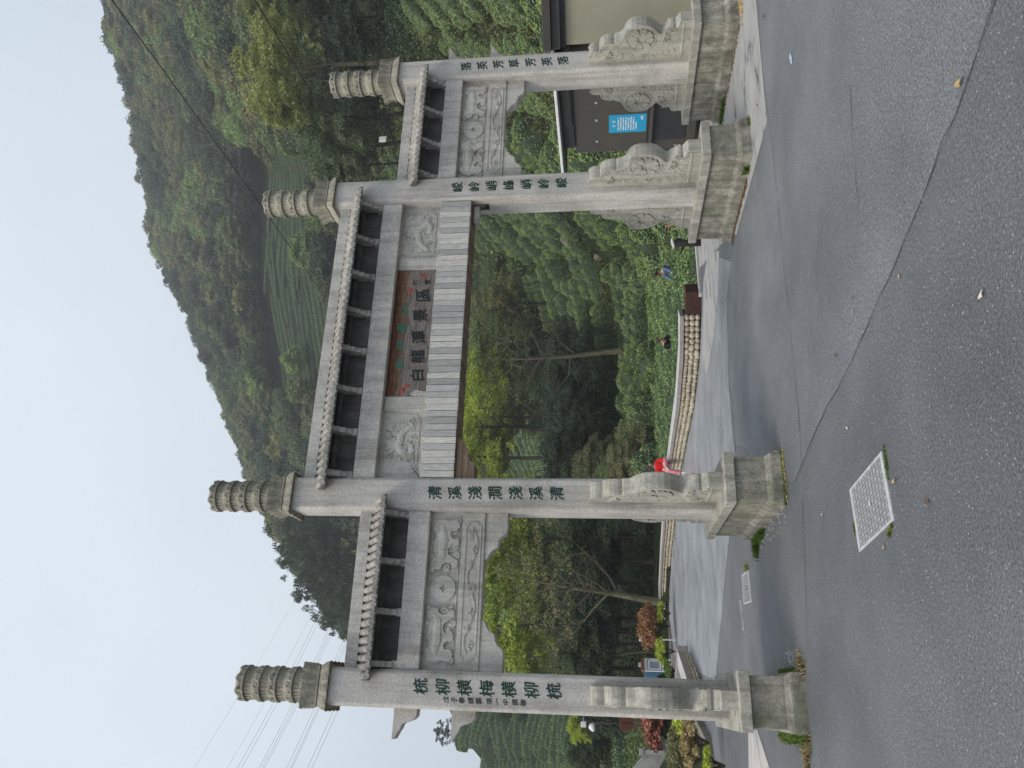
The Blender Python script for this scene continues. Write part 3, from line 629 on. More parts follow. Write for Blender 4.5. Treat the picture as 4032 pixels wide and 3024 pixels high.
for c_, x, z, s_ in zip('竹雪', (.855, .86), (.36, .17), (.10, .085)): char(nb_, c_, s_, x, NBY+.088, z, M['black_paint'], .0)
def seal(x, z, w, ch, rnd=False):
    mb = MB(); n = 16
    if rnd: mb.prism([(x+w*math.cos(2*math.pi*k/n), z+w*math.sin(2*math.pi*k/n)) for k in range(n)][::-1], (0, -.0012, 0), (1, 0, 0), (0, 0, 1), (0, .001, 0))
    else: mb.prism([(x-w, z-w), (x-w, z+w), (x+w, z+w), (x+w, z-w)], (0, -.0012, 0), (1, 0, 0), (0, 0, 1), (0, .001, 0))
    mb.build('seal', M['red_paint'], nb_); char(nb_, ch, w*1.3, x, -.0016, z, M['name_board'], .0)
seal(.73, .43, .05, '印', True); seal(.975, .24, .035, '山'); seal(-.90, .40, .045, '龍'); seal(-.83, .33, .03, '水')
# weathered boards nailed upright over the lower beam
lb = MB().box(x0, x1, -.16, .16, 4.14, 4.56).build('lower_beam', M['granite_light'], gate)
cs = MB().box(x0+.004, x1-.004, -.19, .20, 4.125, 4.145).build('board_casing', M['board_brown'], gate); cs['label'] = 'weathered board casing nailed over the lower middle beam'
bx = x0+.004; k = 0; nboard = 46; bw = (x1-x0-.008)/nboard
for k in range(nboard):
    top = 4.590+random.uniform(-.006, .006)-(.03 if 7 <= k <= 10 else 0)
    mb = MB(); th = .018+random.uniform(-.004, .005); w = bw-.006-random.uniform(0, .003)
    mb.box(-w/2, w/2, -th, 0, 0, top-4.117)
    o = mb.build('board', M['board'], cs, bevel=.003, loc=(x0+.004+bw*(k+.5), -.19, 4.117+random.uniform(-.003, .003)), seg=1)
    o.rotation_euler = (random.uniform(-.008, .008), random.uniform(-.006, .006), 0)
    mb = MB().box(-w/2, w/2, 0, .38, 0, .016); o = mb.build('board', M['board_brown'], cs, loc=(x0+.004+bw*(k+.5), -.188, 4.106)); 
nm = MB()
for k in range(nboard):
    for zz in (4.135, 4.57):
        nm.ico((x0+.004+bw*(k+.5)+random.uniform(-.02, .02), -.211, zz), .005)
tag(nm.build('nails', M['hut_darker'], cs), kind='stuff')
# the wooden corbel cover by the second pillar, three stepped boards, and the rounded stone nose at the other end
wc = [(0, 4.104, 4.022, .60, .53), (0, 4.018, 3.935, .52, .36), (0, 3.931, 3.845, .28, .21)]
wcp = empty('wood_corbel', (0, 0, 0), 0, gate)
for (_, zt, zb, la, lb2) in wc:
    MB().prism([(x0+.003, zt), (x0+.003, zb), (x0+lb2, zb), (x0+la, zt)], (0, -.15, 0), (1, 0, 0), (0, 0, 1), (0, .28, 0)).build('board', M['board_brown'], wcp, bevel=.006)
MB().prism([(x1-.003, 4.10), (x1-.30, 4.10), (x1-.33, 4.07), (x1-.32, 4.03), (x1-.26, 4.01), (x1-.003, 4.01)], (0, -.06, 0), (1, 0, 0), (0, 0, 1), (0, .14, 0)).build('corbel', M['granite_light'], gate, bevel=.015)

# ================================================================== GROUND, ROAD
def sheet(name, pts, mat_, lift=0.0, label=None):
    # polygon on the two road planes (flat before the gate, gently falling beyond)
    def clip(ps, keep_low):
        out = []
        for i in range(len(ps)):
            a, b_ = ps[i], ps[(i+1) % len(ps)]
            ia = (a[1] <= .5) == keep_low or a[1] == .5; ib = (b_[1] <= .5) == keep_low or b_[1] == .5
            if ia: out.append(a)
            if ia != ib: t = (.5-a[1])/(b_[1]-a[1]); out.append((a[0]+(b_[0]-a[0])*t, .5))
        return out
    mb = MB()
    for low in (True, False):
        q = clip([tuple(p[:2]) for p in pts], low)
        if len(q) >= 3:
            ar = sum(q[i][0]*q[(i+1) % len(q)][1]-q[(i+1) % len(q)][0]*q[i][1] for i in range(len(q)))
            if ar < 0: q = q[::-1]
            mb.add([(a, b_, gz(b_)+lift) for a, b_ in q], [tuple(range(len(q)))])
    o = mb.build(name, mat_); tag(o, label, kind='structure'); return o
gp = lambda px, py: tuple(on_ground(px, py)[:2])
# line of the low cobble wall (front foot), from its near right end to the far left end
WALL = [gp(2763, 1235), gp(2757, 1400), gp(2735, 1600), gp(2706, 1740), gp(2680, 1870), gp(2660, 2050), gp(2645, 2180), gp(2634, 2330), gp(2633, 2441)]
far_left = gp(2632, 2600); far_left2 = gp(2640, 2800)
edge_l = [gp(2716, 2570+300), gp(2790, 2960), gp(2798, 3024)]
road_pts = [(-30, -30), (22, -30), (22, 1.0), (7.5, 2.0), (6.9, 6.5), gp(2748, 900), gp(2755, 1060)]+WALL+[far_left]
road_pts += [gp(2700, 2800), gp(2780, 2950), gp(2800, 3150), (-14, 4.0), (-30, 3.0)]
sheet('asphalt_road', road_pts, M['asphalt'])
sheet('older_asphalt', [gp(3925, -60), gp(3811, 330), gp(3600, 860), gp(3440, 1230), gp(3350, 1430), gp(3240, 1640), gp(3130, 1900), gp(3000, 1860), gp(2935, 1760), gp(2893, 1750), gp(2871, 1500), gp(2862, 1175), gp(2880, 1030), (1.9, .5), (1.9, -2.08), (5.2, -2.25), (9.5, -2.6), (12, -4)], M['old_asphalt'], .002)
# smoother pale lane beyond the joint
lane = [gp(2880, 1030), gp(2862, 1175), gp(2871, 1500), gp(2896, 1750), gp(2885, 2000), gp(2850, 2330), gp(2833, 2520), gp(2822, 2667), gp(2795, 2668), gp(2740, 2640), gp(2700, 2590), gp(2660, 2585), gp(2640, 2560), gp(2636, 2441)]+WALL[::-1][1:]+[gp(2770, 1100), gp(2790, 1000)]
sheet('smooth_concrete_lane', lane, M['concrete_road'], .004)
# worn concrete aprons round the right-hand pedestals
sheet('worn_concrete_apron', [(1.9, -2.08), (5.2, -2.25), (9.5, -2.6), (12, -1.0), (12, 1.8), (6.9, 2.6), (5.6, 6.5), (4.9, 6.8), (2.7, 2.0), (1.9, .5)], M['worn_concrete'], .005)
sheet('worn_concrete_apron', [gp(2772, 1110), gp(2790, 1000), gp(2835, 985), gp(2830, 1150), gp(2812, 1330), gp(2785, 1480), gp(2768, 1400)], M['worn_concrete'], .009)
def ribbon(name, pts, w, mat_, lift=.008):
    mb = MB(); P = [np.array(p[:2]) for p in pts]; Q = []
    for a, b_ in zip(P[:-1], P[1:]):
        n = max(2, int(np.linalg.norm(b_-a)/.18))
        for k in range(n): Q.append(a+(b_-a)*k/n+RNG.normal(0, .014, 2))
    Q.append(P[-1]); vs = []
    for i, q in enumerate(Q):
        t = Q[min(i+1, len(Q)-1)]-Q[max(i-1, 0)]; t /= np.linalg.norm(t)+1e-9; nn = np.array((-t[1], t[0]))*w*(.15+RNG.random()*.8)
        for s in (-1, 1): c = q+s*nn; vs.append((c[0], c[1], gz(c[1])+lift))
    mb.add(vs, [(2*i, 2*i+1, 2*i+3, 2*i+2) for i in range(len(Q)-1)]); return tag(mb.build(name, mat_), kind='structure')
ribbon('asphalt_joint', [gp(2871, 1500), gp(2885, 1660), gp(2897, 1780)], .022, M['seam'], .012)
ribbon('asphalt_joint', [gp(2862, 1175), gp(2866, 1350), gp(2871, 1500)], .012, M['seam'], .012)
ribbon('asphalt_joint', [gp(2832, 2560), gp(2823, 2640), gp(2846, 2870), gp(2850, 2990)], .02, M['seam'], .012)
ribbon('asphalt_joint', [gp(2985, 0), gp(2998, 235), gp(3043, 579), gp(3061, 768), gp(3100, 1150), gp(3133, 1500), gp(3150, 1700)], .006, M['seam'])
ribbon('asphalt_joint', [gp(3146, 1600), gp(3160, 1850)], .005, M['seam']); ribbon('asphalt_joint', [gp(3160, 1960), gp(3178, 2400), gp(3185, 2560)], .008, M['seam'])
ribbon('asphalt_joint', [gp(3925, 0), gp(3811, 330), gp(3600, 860), gp(3440, 1230), gp(3350, 1430), gp(3240, 1640), gp(3130, 1900)], .006, M['seam'])
ribbon('asphalt_joint', [gp(3350, 330), gp(3365, 640), gp(3380, 800), gp(3385, 950)], .006, M['seam'])

# ---- terrain: far field and hills, one sheet
TCOL = [  # photo row py of the azimuth, [(distance, px of the ground there)]
 (4200, [(30, 2660), (60, 2600), (110, 2400), (160, 2230), (240, 2150)]),
 (3500, [(30, 2640), (60, 2560), (100, 2330), (150, 2010), (230, 1950)]),
 (3024, [(30, 2640), (50, 2550), (80, 2400), (110, 2180), (150, 1905), (230, 1900)]),
 (2900, [(30, 2640), (50, 2545), (80, 2400), (110, 2150), (150, 1800), (230, 1800)]),
 (2674, [(30, 2630), (60, 2530), (100, 2350), (150, 2010), (190, 1720), (260, 1700)]),
 (2474, [(33, 2620), (60, 2540), (100, 2400), (150, 2080), (200, 1680), (230, 1480), (290, 1470)]),
 (2224, [(36, 2630), (60, 2550), (95, 2400), (140, 2080), (190, 1600), (240, 1270), (300, 1250)]),
 (1924, [(31, 2670), (48, 2560), (65, 2480), (95, 2290), (135, 1980), (185, 1480), (230, 1220), (280, 1090), (340, 1080)]),
 (1524, [(26, 2700), (48, 2580), (64, 2470), (82, 2300), (112, 2000), (150, 1600), (185, 1290), (220, 1080), (275, 990), (330, 950), (390, 950)]),
 (1024, [(21, 2775), (50, 2580), (62, 2440), (80, 2200), (100, 1930), (122, 1750), (150, 1480), (178, 1270), (212, 1045), (270, 880), (340, 720), (400, 720)]),
 (624, [(20, 2760), (32, 2560), (44, 2330), (62, 2060), (82, 1800), (105, 1580), (140, 1400), (175, 1260), (212, 1060), (270, 830), (340, 610), (400, 600)]),
 (224, [(21, 2640), (30, 2380), (42, 2120), (60, 1800), (80, 1560), (120, 1330), (170, 1130), (230, 860), (310, 580), (400, 570)]),
 (0, [(21, 2560), (28, 2300), (40, 2010), (58, 1620), (75, 1500), (120, 1250), (170, 1000), (230, 760), (290, 500), (400, 490)]),
 (-600, [(22, 2500), (28, 2250), (45, 1800), (70, 1500), (120, 1150), (200, 800), (290, 420), (400, 420)]),
]
def _az(py): d = ray(2394, py); return math.atan2(d[0], d[1])
TAZ = np.array([_az(c[0]) for c in TCOL]); TR = np.linspace(14, 400, 194)
def _prof(py, lst):
    z = []; r = []
    for rr, px in lst: p = at_dist(px, py, rr); r.append(rr); z.append(p[2])
    d0 = at_dist(2600, py, r[0]*.7); r = [14.]+r; z = [min(z[0], gz(d0[1])-.5)]+z
    return np.interp(TR, r, z)
TZ = np.array([_prof(*c) for c in TCOL])
ker = np.ones(5)/5
TZ = np.array([np.convolve(np.pad(z, 2, mode='edge'), ker, 'valid') for z in TZ])
def terrain_z(x, y):
    dx, dy = x-CAM_C[0], y-CAM_C[1]; r = math.hypot(dx, dy); a = math.atan2(dx, dy)
    rc = min(max(r, 14), 399.9); f_ = (rc-14)/(TR[1]-TR[0]); i_ = int(f_); t_ = f_-i_; j_ = min(i_+1, len(TR)-1)
    z = float(np.interp(a, TAZ, TZ[:, i_]*(1-t_)+TZ[:, j_]*t_))
    if 18 < r < 400: z += (noise.noise(Vector((x*.15, y*.15, 0)))*.25+noise.noise(Vector((x*.03, y*.03, 3)))*1.0*min(1, (r-18)/90))
    return z
def terrain_at(py, r):     # ground point on the azimuth of photo row py, r metres out
    d = ray(2394, py); h = math.hypot(d[0], d[1]); x, y = CAM_C[0]+d[0]/h*r, CAM_C[1]+d[1]/h*r; return np.array((x, y, terrain_z(x, y)))
def build_terrain():
    na = 150; az = np.linspace(TAZ[0], TAZ[-1], na); rs = np.concatenate([np.linspace(14, 60, 47), np.linspace(62, 400, 100)])
    vs = []
    for r in rs:
        for a in az:
            x, y = CAM_C[0]+r*math.sin(a), CAM_C[1]+r*math.cos(a)
            x = min(max(x, -298), 418); y = min(max(y, -58), 428)
            z = terrain_z(x, y) if r <= 400 else terrain_z(CAM_C[0]+400*math.sin(a), CAM_C[1]+400*math.cos(a))-(r-400)*.1
            # keep the strip under the road below the road surface
            rd = gz(y)-.12
            if in_road(x, y): z = min(z, rd)
            vs.append((x, y, z))
    fs = [(i*na+k, i*na+k+1, (i+1)*na+k+1, (i+1)*na+k) for i in range(len(rs)-1) for k in range(na-1)]
    me = bpy.data.meshes.new('hillside'); me.from_pydata(vs, [], [f[::-1] for f in fs]); me.materials.append(M['terrain']); me.polygons.foreach_set('use_smooth', [True]*len(fs)); me.update()
    o = bpy.data.objects.new('hillside', me); link(o); tag(o, 'green hillside of tea slopes and woods rising behind the gateway', kind='structure')
    g = MB(); g.add([(-299, -59, -2.2), (419, -59, -2.2), (419, 429, -2.2), (-299, 429, -2.2)], [(0, 1, 2, 3)]); tag(g.build('ground', M['soil']), kind='structure')
def in_road(x, y, pad=0.4):
    ins = False; n = len(road_pts)
    for i in range(n):
        (x1_, y1_), (x2_, y2_) = road_pts[i], road_pts[(i+1) % n]
        if (y1_ > y) != (y2_ > y) and x < (x2_-x1_)*(y-y1_)/(y2_-y1_)+x1_: ins = not ins
    return ins
m, nt, b = mat('hill_ground', .95, .1); p = pos(nt)
c = ramp(nt, noise_n(nt, p, .8, 8, .85), [(.36, (.006, .010, .005)), (.50, (.018, .026, .010)), (.60, (.045, .052, .022)), (.72, (.085, .068, .038))])
nt.links.new(c, b.inputs['Base Color']); bump(nt, b, noise_n(nt, p, 3, 6, .8), .9, .15); M['terrain'] = m
build_terrain()

# ================================================================== LEAVES
def leaf_object(name, P, N, size, mats, parent=None, core=None, aspect=.55, mesh_only=False, jit=.55, mi=None):
    n = len(P); rnd = RNG.normal(size=(n, 3)); N = N/(np.linalg.norm(N, axis=1, keepdims=True)+1e-9)
    if mi is not None:
        mi = np.asarray(mi, dtype=np.int32)
    N = N+rnd*jit; N /= np.linalg.norm(N, axis=1, keepdims=True)
    T = np.cross(N, RNG.normal(size=(n, 3))); T /= np.linalg.norm(T, axis=1, keepdims=True)+1e-9; B = np.cross(N, T)
    s = (np.asarray(size)*RNG.uniform(.65, 1.25, n))[:, None]
    bend = N*s*.16
    V = np.stack([P-T*s, P+B*s*aspect-bend, P+T*s, P-B*s*aspect-bend], 1).reshape(-1, 3)
    cv, cf = core if core else ([], [])
    nv = len(V)+len(cv); me = bpy.data.meshes.new(name); me.vertices.add(nv)
    allv = np.concatenate([V, np.array(cv, float).reshape(-1, 3)]) if len(cv) else V
    me.vertices.foreach_set('co', allv.ravel())
    nl = 4*n+sum(len(f) for f in cf); me.loops.add(nl); me.polygons.add(n+len(cf))
    li = np.arange(4*n); ls = np.arange(n)*4
    if len(cf):
        ci = np.concatenate([np.array(f)+4*n for f in cf]); li = np.concatenate([li, ci]); ls = np.concatenate([ls, 4*n+np.concatenate([[0], np.cumsum([len(f) for f in cf])[:-1]])])
    me.loops.foreach_set('vertex_index', li.astype(np.int32)); me.polygons.foreach_set('loop_start', ls.astype(np.int32))
    for m_ in (mats if isinstance(mats, (list, tuple)) else [mats]): me.materials.append(m_)
    if len(cf) or mi is not None: me.polygons.foreach_set('material_index', np.concatenate([mi if mi is not None else np.zeros(n), np.ones(len(cf))]).astype(np.int32))
    me.update(calc_edges=True); me.validate()
    if mesh_only: return me
    o = bpy.data.objects.new(name, me); return link(o, parent)
def sph(n):
    v = RNG.normal(size=(n, 3)); return v/np.linalg.norm(v, axis=1, keepdims=True)
def crown_pts(lobes, per, R3, lr, flat=.8, hollow=.35, up=.25):
    # lobes scattered in the shell of an ellipsoid; leaves on the outside of each lobe
    d = sph(lobes*3); d = d[d[:, 2] > -.55][:lobes]; rad = RNG.uniform(hollow, 1, len(d))**.5
    C = d*rad[:, None]*np.array(R3); P = []; N = []
    for c_ in C:
        r = lr*RNG.uniform(.65, 1.3); q = sph(per); q[:, 2] = np.abs(q[:, 2])*.9+q[:, 2]*.25 if up > .2 else q[:, 2]
        rr = r*RNG.uniform(.72, 1.05, per)[:, None]; P.append(c_+q*rr*np.array((1, 1, flat))); N.append(q+np.array((0, 0, up)))
    return np.concatenate(P), np.concatenate(N)
def trunk_mb(mb, h, r, lean=(0, 0), limbs=6, spread=2.2, mi=0, start=.45, twigs=0, seed=None, rise=.5):
    pts = []; rr = []; n = 9
    for i in range(n):
        t = i/(n-1); pts.append((lean[0]*t+.12*r*4*math.sin(t*5+h), lean[1]*t+.1*r*4*math.cos(t*4+h), h*t-.3*(i == 0))); rr.append(r*(1.25 if i == 0 else 1)*(1-.72*t))
    mb.tube(pts, rr, 7, mi)
    for k in range(limbs):
        t = start+(1-start)*(k+.5)/limbs; i = min(n-2, int(t*(n-1))); p0 = np.array(pts[i]); a = k*2.4+random.random()*.8; L = spread*(1.15-.5*t)*random.uniform(.7, 1.2)
        q = [p0+np.array((math.cos(a)*L*s_, math.sin(a)*L*s_, L*rise*s_**1.3+random.uniform(-.08, .08)*L)) for s_ in (0, .3, .6, 1)]
        mb.tube(q, [rr[i]*.55, rr[i]*.4, rr[i]*.26, rr[i]*.08], 5, mi)
        for j in range(twigs):
            s_ = random.uniform(.3, .95); b0 = q[min(2, int(s_*3))]+(q[min(3, int(s_*3)+1)]-q[min(2, int(s_*3))])*random.random()
            dd = np.array((random.uniform(-1, 1), random.uniform(-1, 1), random.uniform(-.1, 1.1)))*L*.42
            mid = b0+dd*.5+np.array((0, 0, random.uniform(-.1, .1)*L)); mb.tube([b0, mid, b0+dd], [rr[i]*.2, rr[i]*.13, rr[i]*.04], 4, mi)
            for _ in range(2):
                d2 = np.array((random.uniform(-1, 1), random.uniform(-1, 1), random.uniform(-.2, 1)))*L*.2; mb.tube([mid, mid+d2], [rr[i]*.09, rr[i]*.02], 3, mi)
    return mb

# ---- tea hedges
def hedge_mesh(name, L, W, H, n, size, m_, lumpy=.1, rounded=False):
    u = RNG.uniform(-1, 1, n); a = RNG.uniform(-.12, math.pi+.12, n)
    env = (1-np.abs(u)**(2.2 if rounded else 7))**(.5 if rounded else .45)
    lump = 1+lumpy*(np.sin(u*L*2.3+1)+np.sin(u*L*5.1+a*2))*.5
    ca, sa = np.cos(a), np.sin(a); k = .62
    cx_ = np.sign(ca)*np.abs(ca)**k; cz_ = np.sign(sa)*np.abs(sa)**k
    d = RNG.uniform(.90, 1.04, n)
    P = np.stack([u*L/2, cx_*W/2*env*lump*d, np.maximum(.04, cz_*H*env*lump*d)], 1); N = np.stack([u**5*1.2, ca, sa+.25], 1)
    cv = []; cf = []; ns, nr = 22, 11
    for i in range(ns+1):
        uu = -1+2*i/ns; e_ = max(.02, (1-abs(uu)**(2.2 if rounded else 7)))**(.5 if rounded else .45)*.95
        for j in range(nr):
            aa = math.pi*j/(nr-1); c0, s0 = math.cos(aa), math.sin(aa)
            cv.append((uu*L/2*.98, math.copysign(abs(c0)**k, c0)*W/2*e_, -.35 if j in (0, nr-1) else abs(s0)**k*H*e_))
    cv = [(x_+random.uniform(-.03, .03), y_*(1+lumpy*(math.sin(x_*2.3+1)+math.sin(x_*5.1))*.4)+random.uniform(-.03, .03), z_*(1+lumpy*math.sin(x_*2.3+1)*.5)+random.uniform(-.03, .03)) for x_, y_, z_ in cv]
    for i in range(ns):
        for j in range(nr-1): cf.append((i*nr+j, (i+1)*nr+j, (i+1)*nr+j+1, i*nr+j+1))
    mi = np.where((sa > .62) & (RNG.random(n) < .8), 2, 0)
    return leaf_object(name, P, N, np.full(n, size), [m_, M['tea_body'] if m_ is not M['tea_far'] else M['tea_far_core'], M['tea_lit_flush'] if m_ is not M['tea_far'] else M['tea_far_lit_flush']], core=(cv, cf), mesh_only=True, jit=.38, mi=mi)
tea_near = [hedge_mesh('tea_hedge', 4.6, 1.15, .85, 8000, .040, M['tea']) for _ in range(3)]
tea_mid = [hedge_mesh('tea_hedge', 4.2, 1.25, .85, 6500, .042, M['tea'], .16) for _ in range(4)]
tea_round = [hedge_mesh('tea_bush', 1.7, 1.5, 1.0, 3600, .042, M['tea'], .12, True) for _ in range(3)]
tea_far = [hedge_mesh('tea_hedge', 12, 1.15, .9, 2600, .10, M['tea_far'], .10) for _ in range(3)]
def heading(p): return math.atan2(p[0]-CAM_C[0], p[1]-CAM_C[1])
def slope_tilt(p, ang):
    d = np.array((math.cos(ang), math.sin(ang)))*2; return math.atan2(terrain_z(p[0]+d[0], p[1]+d[1])-terrain_z(p[0]-d[0], p[1]-d[1]), 4)
def place_hedge(me, p, ang, sc, label, group, cat='tea hedge', name='tea_hedge'):
    o = inst(me, name, None, (p[0], p[1], p[2]-.05), (0, -slope_tilt(p, ang), ang), sc); tag(o, label, cat, group); return o
# ---- the flat tea field beyond the low wall
FZ = lambda p: -0.95-.004*math.hypot(p[0]-CAM_C[0], p[1]-CAM_C[1])
_ws = [np.array(gp(2762, 700)), np.array(gp(2762, 950)), np.array(WALL[0]), np.array(WALL[1]), np.array(WALL[2]), np.array(WALL[3]), np.array(WALL[4])]
def along(pts, s):
    for a, b_ in zip(pts[:-1], pts[1:]):
        L = np.linalg.norm(b_-a)
        if s <= L: return a+(b_-a)*s/L, (b_-a)/L
        s -= L
    return pts[-1]+(pts[-1]-pts[-2])/np.linalg.norm(pts[-1]-pts[-2])*s, (pts[-1]-pts[-2])/np.linalg.norm(pts[-1]-pts[-2])
def long_row(k, off, L, leaf, dens):
    # the k-th row: a continuous flat-topped hedge following the wall `off` metres beyond it
    n = int(L*dens); s = RNG.uniform(-6, L, n); a = RNG.uniform(-.1, math.pi+.1, n); P = np.zeros((n, 3)); N = np.zeros((n, 3))
    c0, d0 = along(_ws, 0); 
    ss = np.linspace(-6, L, 60); C = []; D = []
    for q in ss:
        c_, d_ = along(_ws, max(q, 0.0)); c_ = c_ if q >= 0 else c_+d_*q
        nn = np.array((d_[1], -d_[0])); nn = nn if nn@np.array((math.sin(YAW), math.cos(YAW))) > 0 else -nn
        C.append(c_+nn*off); D.append(nn)
    C = np.array(C); D = np.array(D); kk = np.ones(9)/9
    C = np.stack([np.convolve(np.pad(C[:, i], 4, mode='edge'), kk, 'valid') for i in (0, 1)], 1)
    cx_ = np.interp(s, ss, C[:, 0]); cy_ = np.interp(s, ss, C[:, 1]); dx = np.interp(s, ss, D[:, 0]); dy = np.interp(s, ss, D[:, 1])
    lump = 1+.10*np.sin(s*1.7+k)+.07*np.sin(s*4.3+k*2+a)
    ca = np.sign(np.cos(a))*np.abs(np.cos(a))**.6; sa = np.abs(np.sin(a))**.6*np.sign(np.sin(a)); hw = .78
    rr = RNG.uniform(.93, 1.05, n)
    base = -0.78-.012*off
    P[:, 0] = cx_+dx*ca*hw*lump; P[:, 1] = cy_+dy*ca*hw*lump; P[:, 2] = base+np.maximum(.0, sa)*.62*lump*rr
    N[:, 0] = dx*np.cos(a); N[:, 1] = dy*np.cos(a); N[:, 2] = np.sin(a)+.3
    cv = []; cf = []
    for i in range(60):
        for j, (o_, z_) in enumerate(((-.74, -.5), (-.72, .42), (-.35, .58), (.35, .58), (.72, .42), (.74, -.5))): cv.append((C[i][0]+D[i][0]*o_, C[i][1]+D[i][1]*o_, base+z_))
    for i in range(59):
        for j in range(5): cf.append((i*6+j, (i+1)*6+j, (i+1)*6+j+1, i*6+j+1))
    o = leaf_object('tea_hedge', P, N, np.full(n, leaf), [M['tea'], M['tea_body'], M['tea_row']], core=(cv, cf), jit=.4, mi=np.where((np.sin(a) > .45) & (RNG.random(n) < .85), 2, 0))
    return o
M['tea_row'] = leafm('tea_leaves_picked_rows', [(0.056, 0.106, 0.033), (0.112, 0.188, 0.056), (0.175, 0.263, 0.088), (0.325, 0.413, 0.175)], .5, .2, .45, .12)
place_words = ['first', 'second', 'third', 'fourth', 'fifth', 'sixth', 'seventh', 'eighth', 'ninth', 'tenth', 'eleventh', 'twelfth', 'thirteenth', 'fourteenth']
for k in range(14):
    off = 1.3+k*1.62
    o = long_row(k, off, 24+k*.7, .042+.0025*k, 800-k*22)
    tag(o, 'long flat-topped tea hedge in the level field, %s row beyond the cobble wall' % place_words[k], 'tea hedge', 'long tea hedges of the level field')
def pal(p):
    # which part of the picture the place falls in, for the words of a label
    d = np.array(p)-CAM_C; u_ = 1512+FPX*(d@_R)/(d@_F); v_ = 2016-FPX*(d@_U)/(d@_F); return u_, v_
# ---- mounded tea bushes climbing the slope behind the field (seen through the middle bay)
zones = []
def zone_word(py):
    return ('in the hut-side bay' if py < 560 else 'by the third pillar' if py < 900 else "below the boards' hut end" if py < 1250 else 'below the middle boards' if py < 1560 else 'near the second pillar')
def dist_word(r): return 'low on' if r < 66 else 'partway up' if r < 90 else 'high on'
cnt = 0
for k, r in enumerate(np.concatenate([np.arange(37, 51, 2.3), np.arange(52, 112, 2.8)])):
    py = (560 if r > 51 else 640)+random.uniform(0, 60)
    while py < (1760 if r > 51 else 900+(r-36)*16):
        ln = random.uniform(.7, 1.5); rr = r+random.uniform(-.5, .5)
        p = terrain_at(py, rr); step = (4.2*ln+random.uniform(.4, 1.6))*FPX/rr*.92
        dens = 1.0 if py < 1300 else .8
        clump = noise.noise(Vector((p[0]*.06, p[1]*.06, 9)))
        if r > 88 and py > 950: dens = .25
        if r > 70 and py > 1330: dens = .12
        if r > 60 and py > 1480: dens = .15
        if clump < -.30: dens *= .4
        if random.random() < dens and cnt < 190:
            cnt += 1
            round_ = random.random() < (.18 if py < 1150 else .5)
            ang = -heading(p)+random.uniform(-.16, .16)+.10
            lab = '%s tea bush %s the slope %s' % ('rounded' if round_ else 'long', dist_word(r), zone_word(py))
            if round_:
                place_hedge(random.choice(tea_round), p, ang, (random.uniform(1, 1.7), 1.1, random.uniform(.9, 1.3)), lab, 'mounded tea bushes on the middle slope', 'tea bush', 'tea_bush'); step *= .55
            else: place_hedge(random.choice(tea_mid), p, ang, (ln*1.15, random.uniform(1.2, 1.6), random.uniform(1.15, 1.5)), lab, 'mounded tea bushes on the middle slope')
        py += step
# round bushes tumbling down near the left end of the field
for k in range(26):
    py = random.uniform(1400, 1880); r = random.uniform(37, 58); p = terrain_at(py, r)
    place_hedge(random.choice(tea_round), p+np.array((0, 0, .1)), random.uniform(0, 3), (random.uniform(.9, 1.5), random.uniform(.9, 1.4), random.uniform(1.1, 1.7)), 'rounded grey-green tea bush at the left end of the level field', 'round bushes beside the level tea field', 'tea bush', 'tea_bush')
# ---- terraced rows right behind the hut and the end pillar
for k, r in enumerate(np.arange(24, 35, 1.85)):
    py = -420.0 if r > 27 else 300
    while py < 700:
        ln = random.uniform(.95, 1.6); p = terrain_at(py, r+random.uniform(-.15, .15)); step = (4.4*ln+random.uniform(-.1, .25))*FPX/r*.9
        place_hedge(random.choice(tea_near), p, -heading(p)+.05, (ln, 1.0, random.uniform(.95, 1.15)), 'clipped tea hedge on the bank just behind the dark hut', 'tea hedges terraced behind the hut'); py += step
c0_ = terrain_at(120, 46); hd = heading(c0_); er = np.array((math.sin(hd), math.cos(hd))); et = np.array((math.cos(hd), -math.sin(hd)))
rd_ = .52*et+.85*er; pd_ = .85*et-.52*er
for i in range(-12, 13):
    s_ = -16.0+random.uniform(0, 3)
    while s_ < 18:
        ln = random.uniform(.8, 1.35); q = c0_[:2]+rd_*(s_+2.2*ln)+pd_*(i*1.95+random.uniform(-.12, .12)+.5*math.sin(s_*.25+1)); rr = math.hypot(q[0]-CAM_C[0], q[1]-CAM_C[1]); s_ += 4.5*ln
        z_ = terrain_z(q[0], q[1]); u_, v_ = pal((q[0], q[1], z_)); py = 3024-u_
        if not (35 < rr < 63 and -380 < py < 430) or noise.noise(Vector((q[0]*.11, q[1]*.11, 4.4))) > .34: continue
        place_hedge(random.choice(tea_near), (q[0], q[1], z_), math.atan2(rd_[1], rd_[0])+random.uniform(-.04, .04), (ln, .92, random.uniform(.75, .95)), 'tea hedge running up the slope above the dark hut', 'tea hedges running up the slope above the hut')
# ---- far terraces halfway up the hill
for k, r in enumerate(np.linspace(162, 212, 18)):
    py = 500+random.uniform(-40, 20)+max(0, (k-14))*9
    while py < 1575:
        ln = random.uniform(.9, 1.7); p = terrain_at(py, r+random.uniform(-.2, .2)); step = (12*ln+random.uniform(.2, 1.2))*FPX/r*.93
        if not (755 < py < 1010 and random.random() < .15):
            place_hedge(random.choice(tea_far), p, -heading(p)+random.uniform(-.02, .02), (ln, random.uniform(.78, .95), random.uniform(.55, .72)), 'thin distant tea row %s' % ('between the hut-side finials' if py < 800 else 'on the far terraces above the highest roof'), 'distant tea rows on the far terraces')
        py += step
for r in np.linspace(122, 140, 8):
    for py in (480, 600, 730):
        p = terrain_at(py+random.uniform(-20, 20), r); place_hedge(random.choice(tea_far), p, -heading(p)+.04, (random.uniform(.35, .5), 1, 1), 'short distant tea row just above the right tiled roof', 'distant tea rows above the right roof')
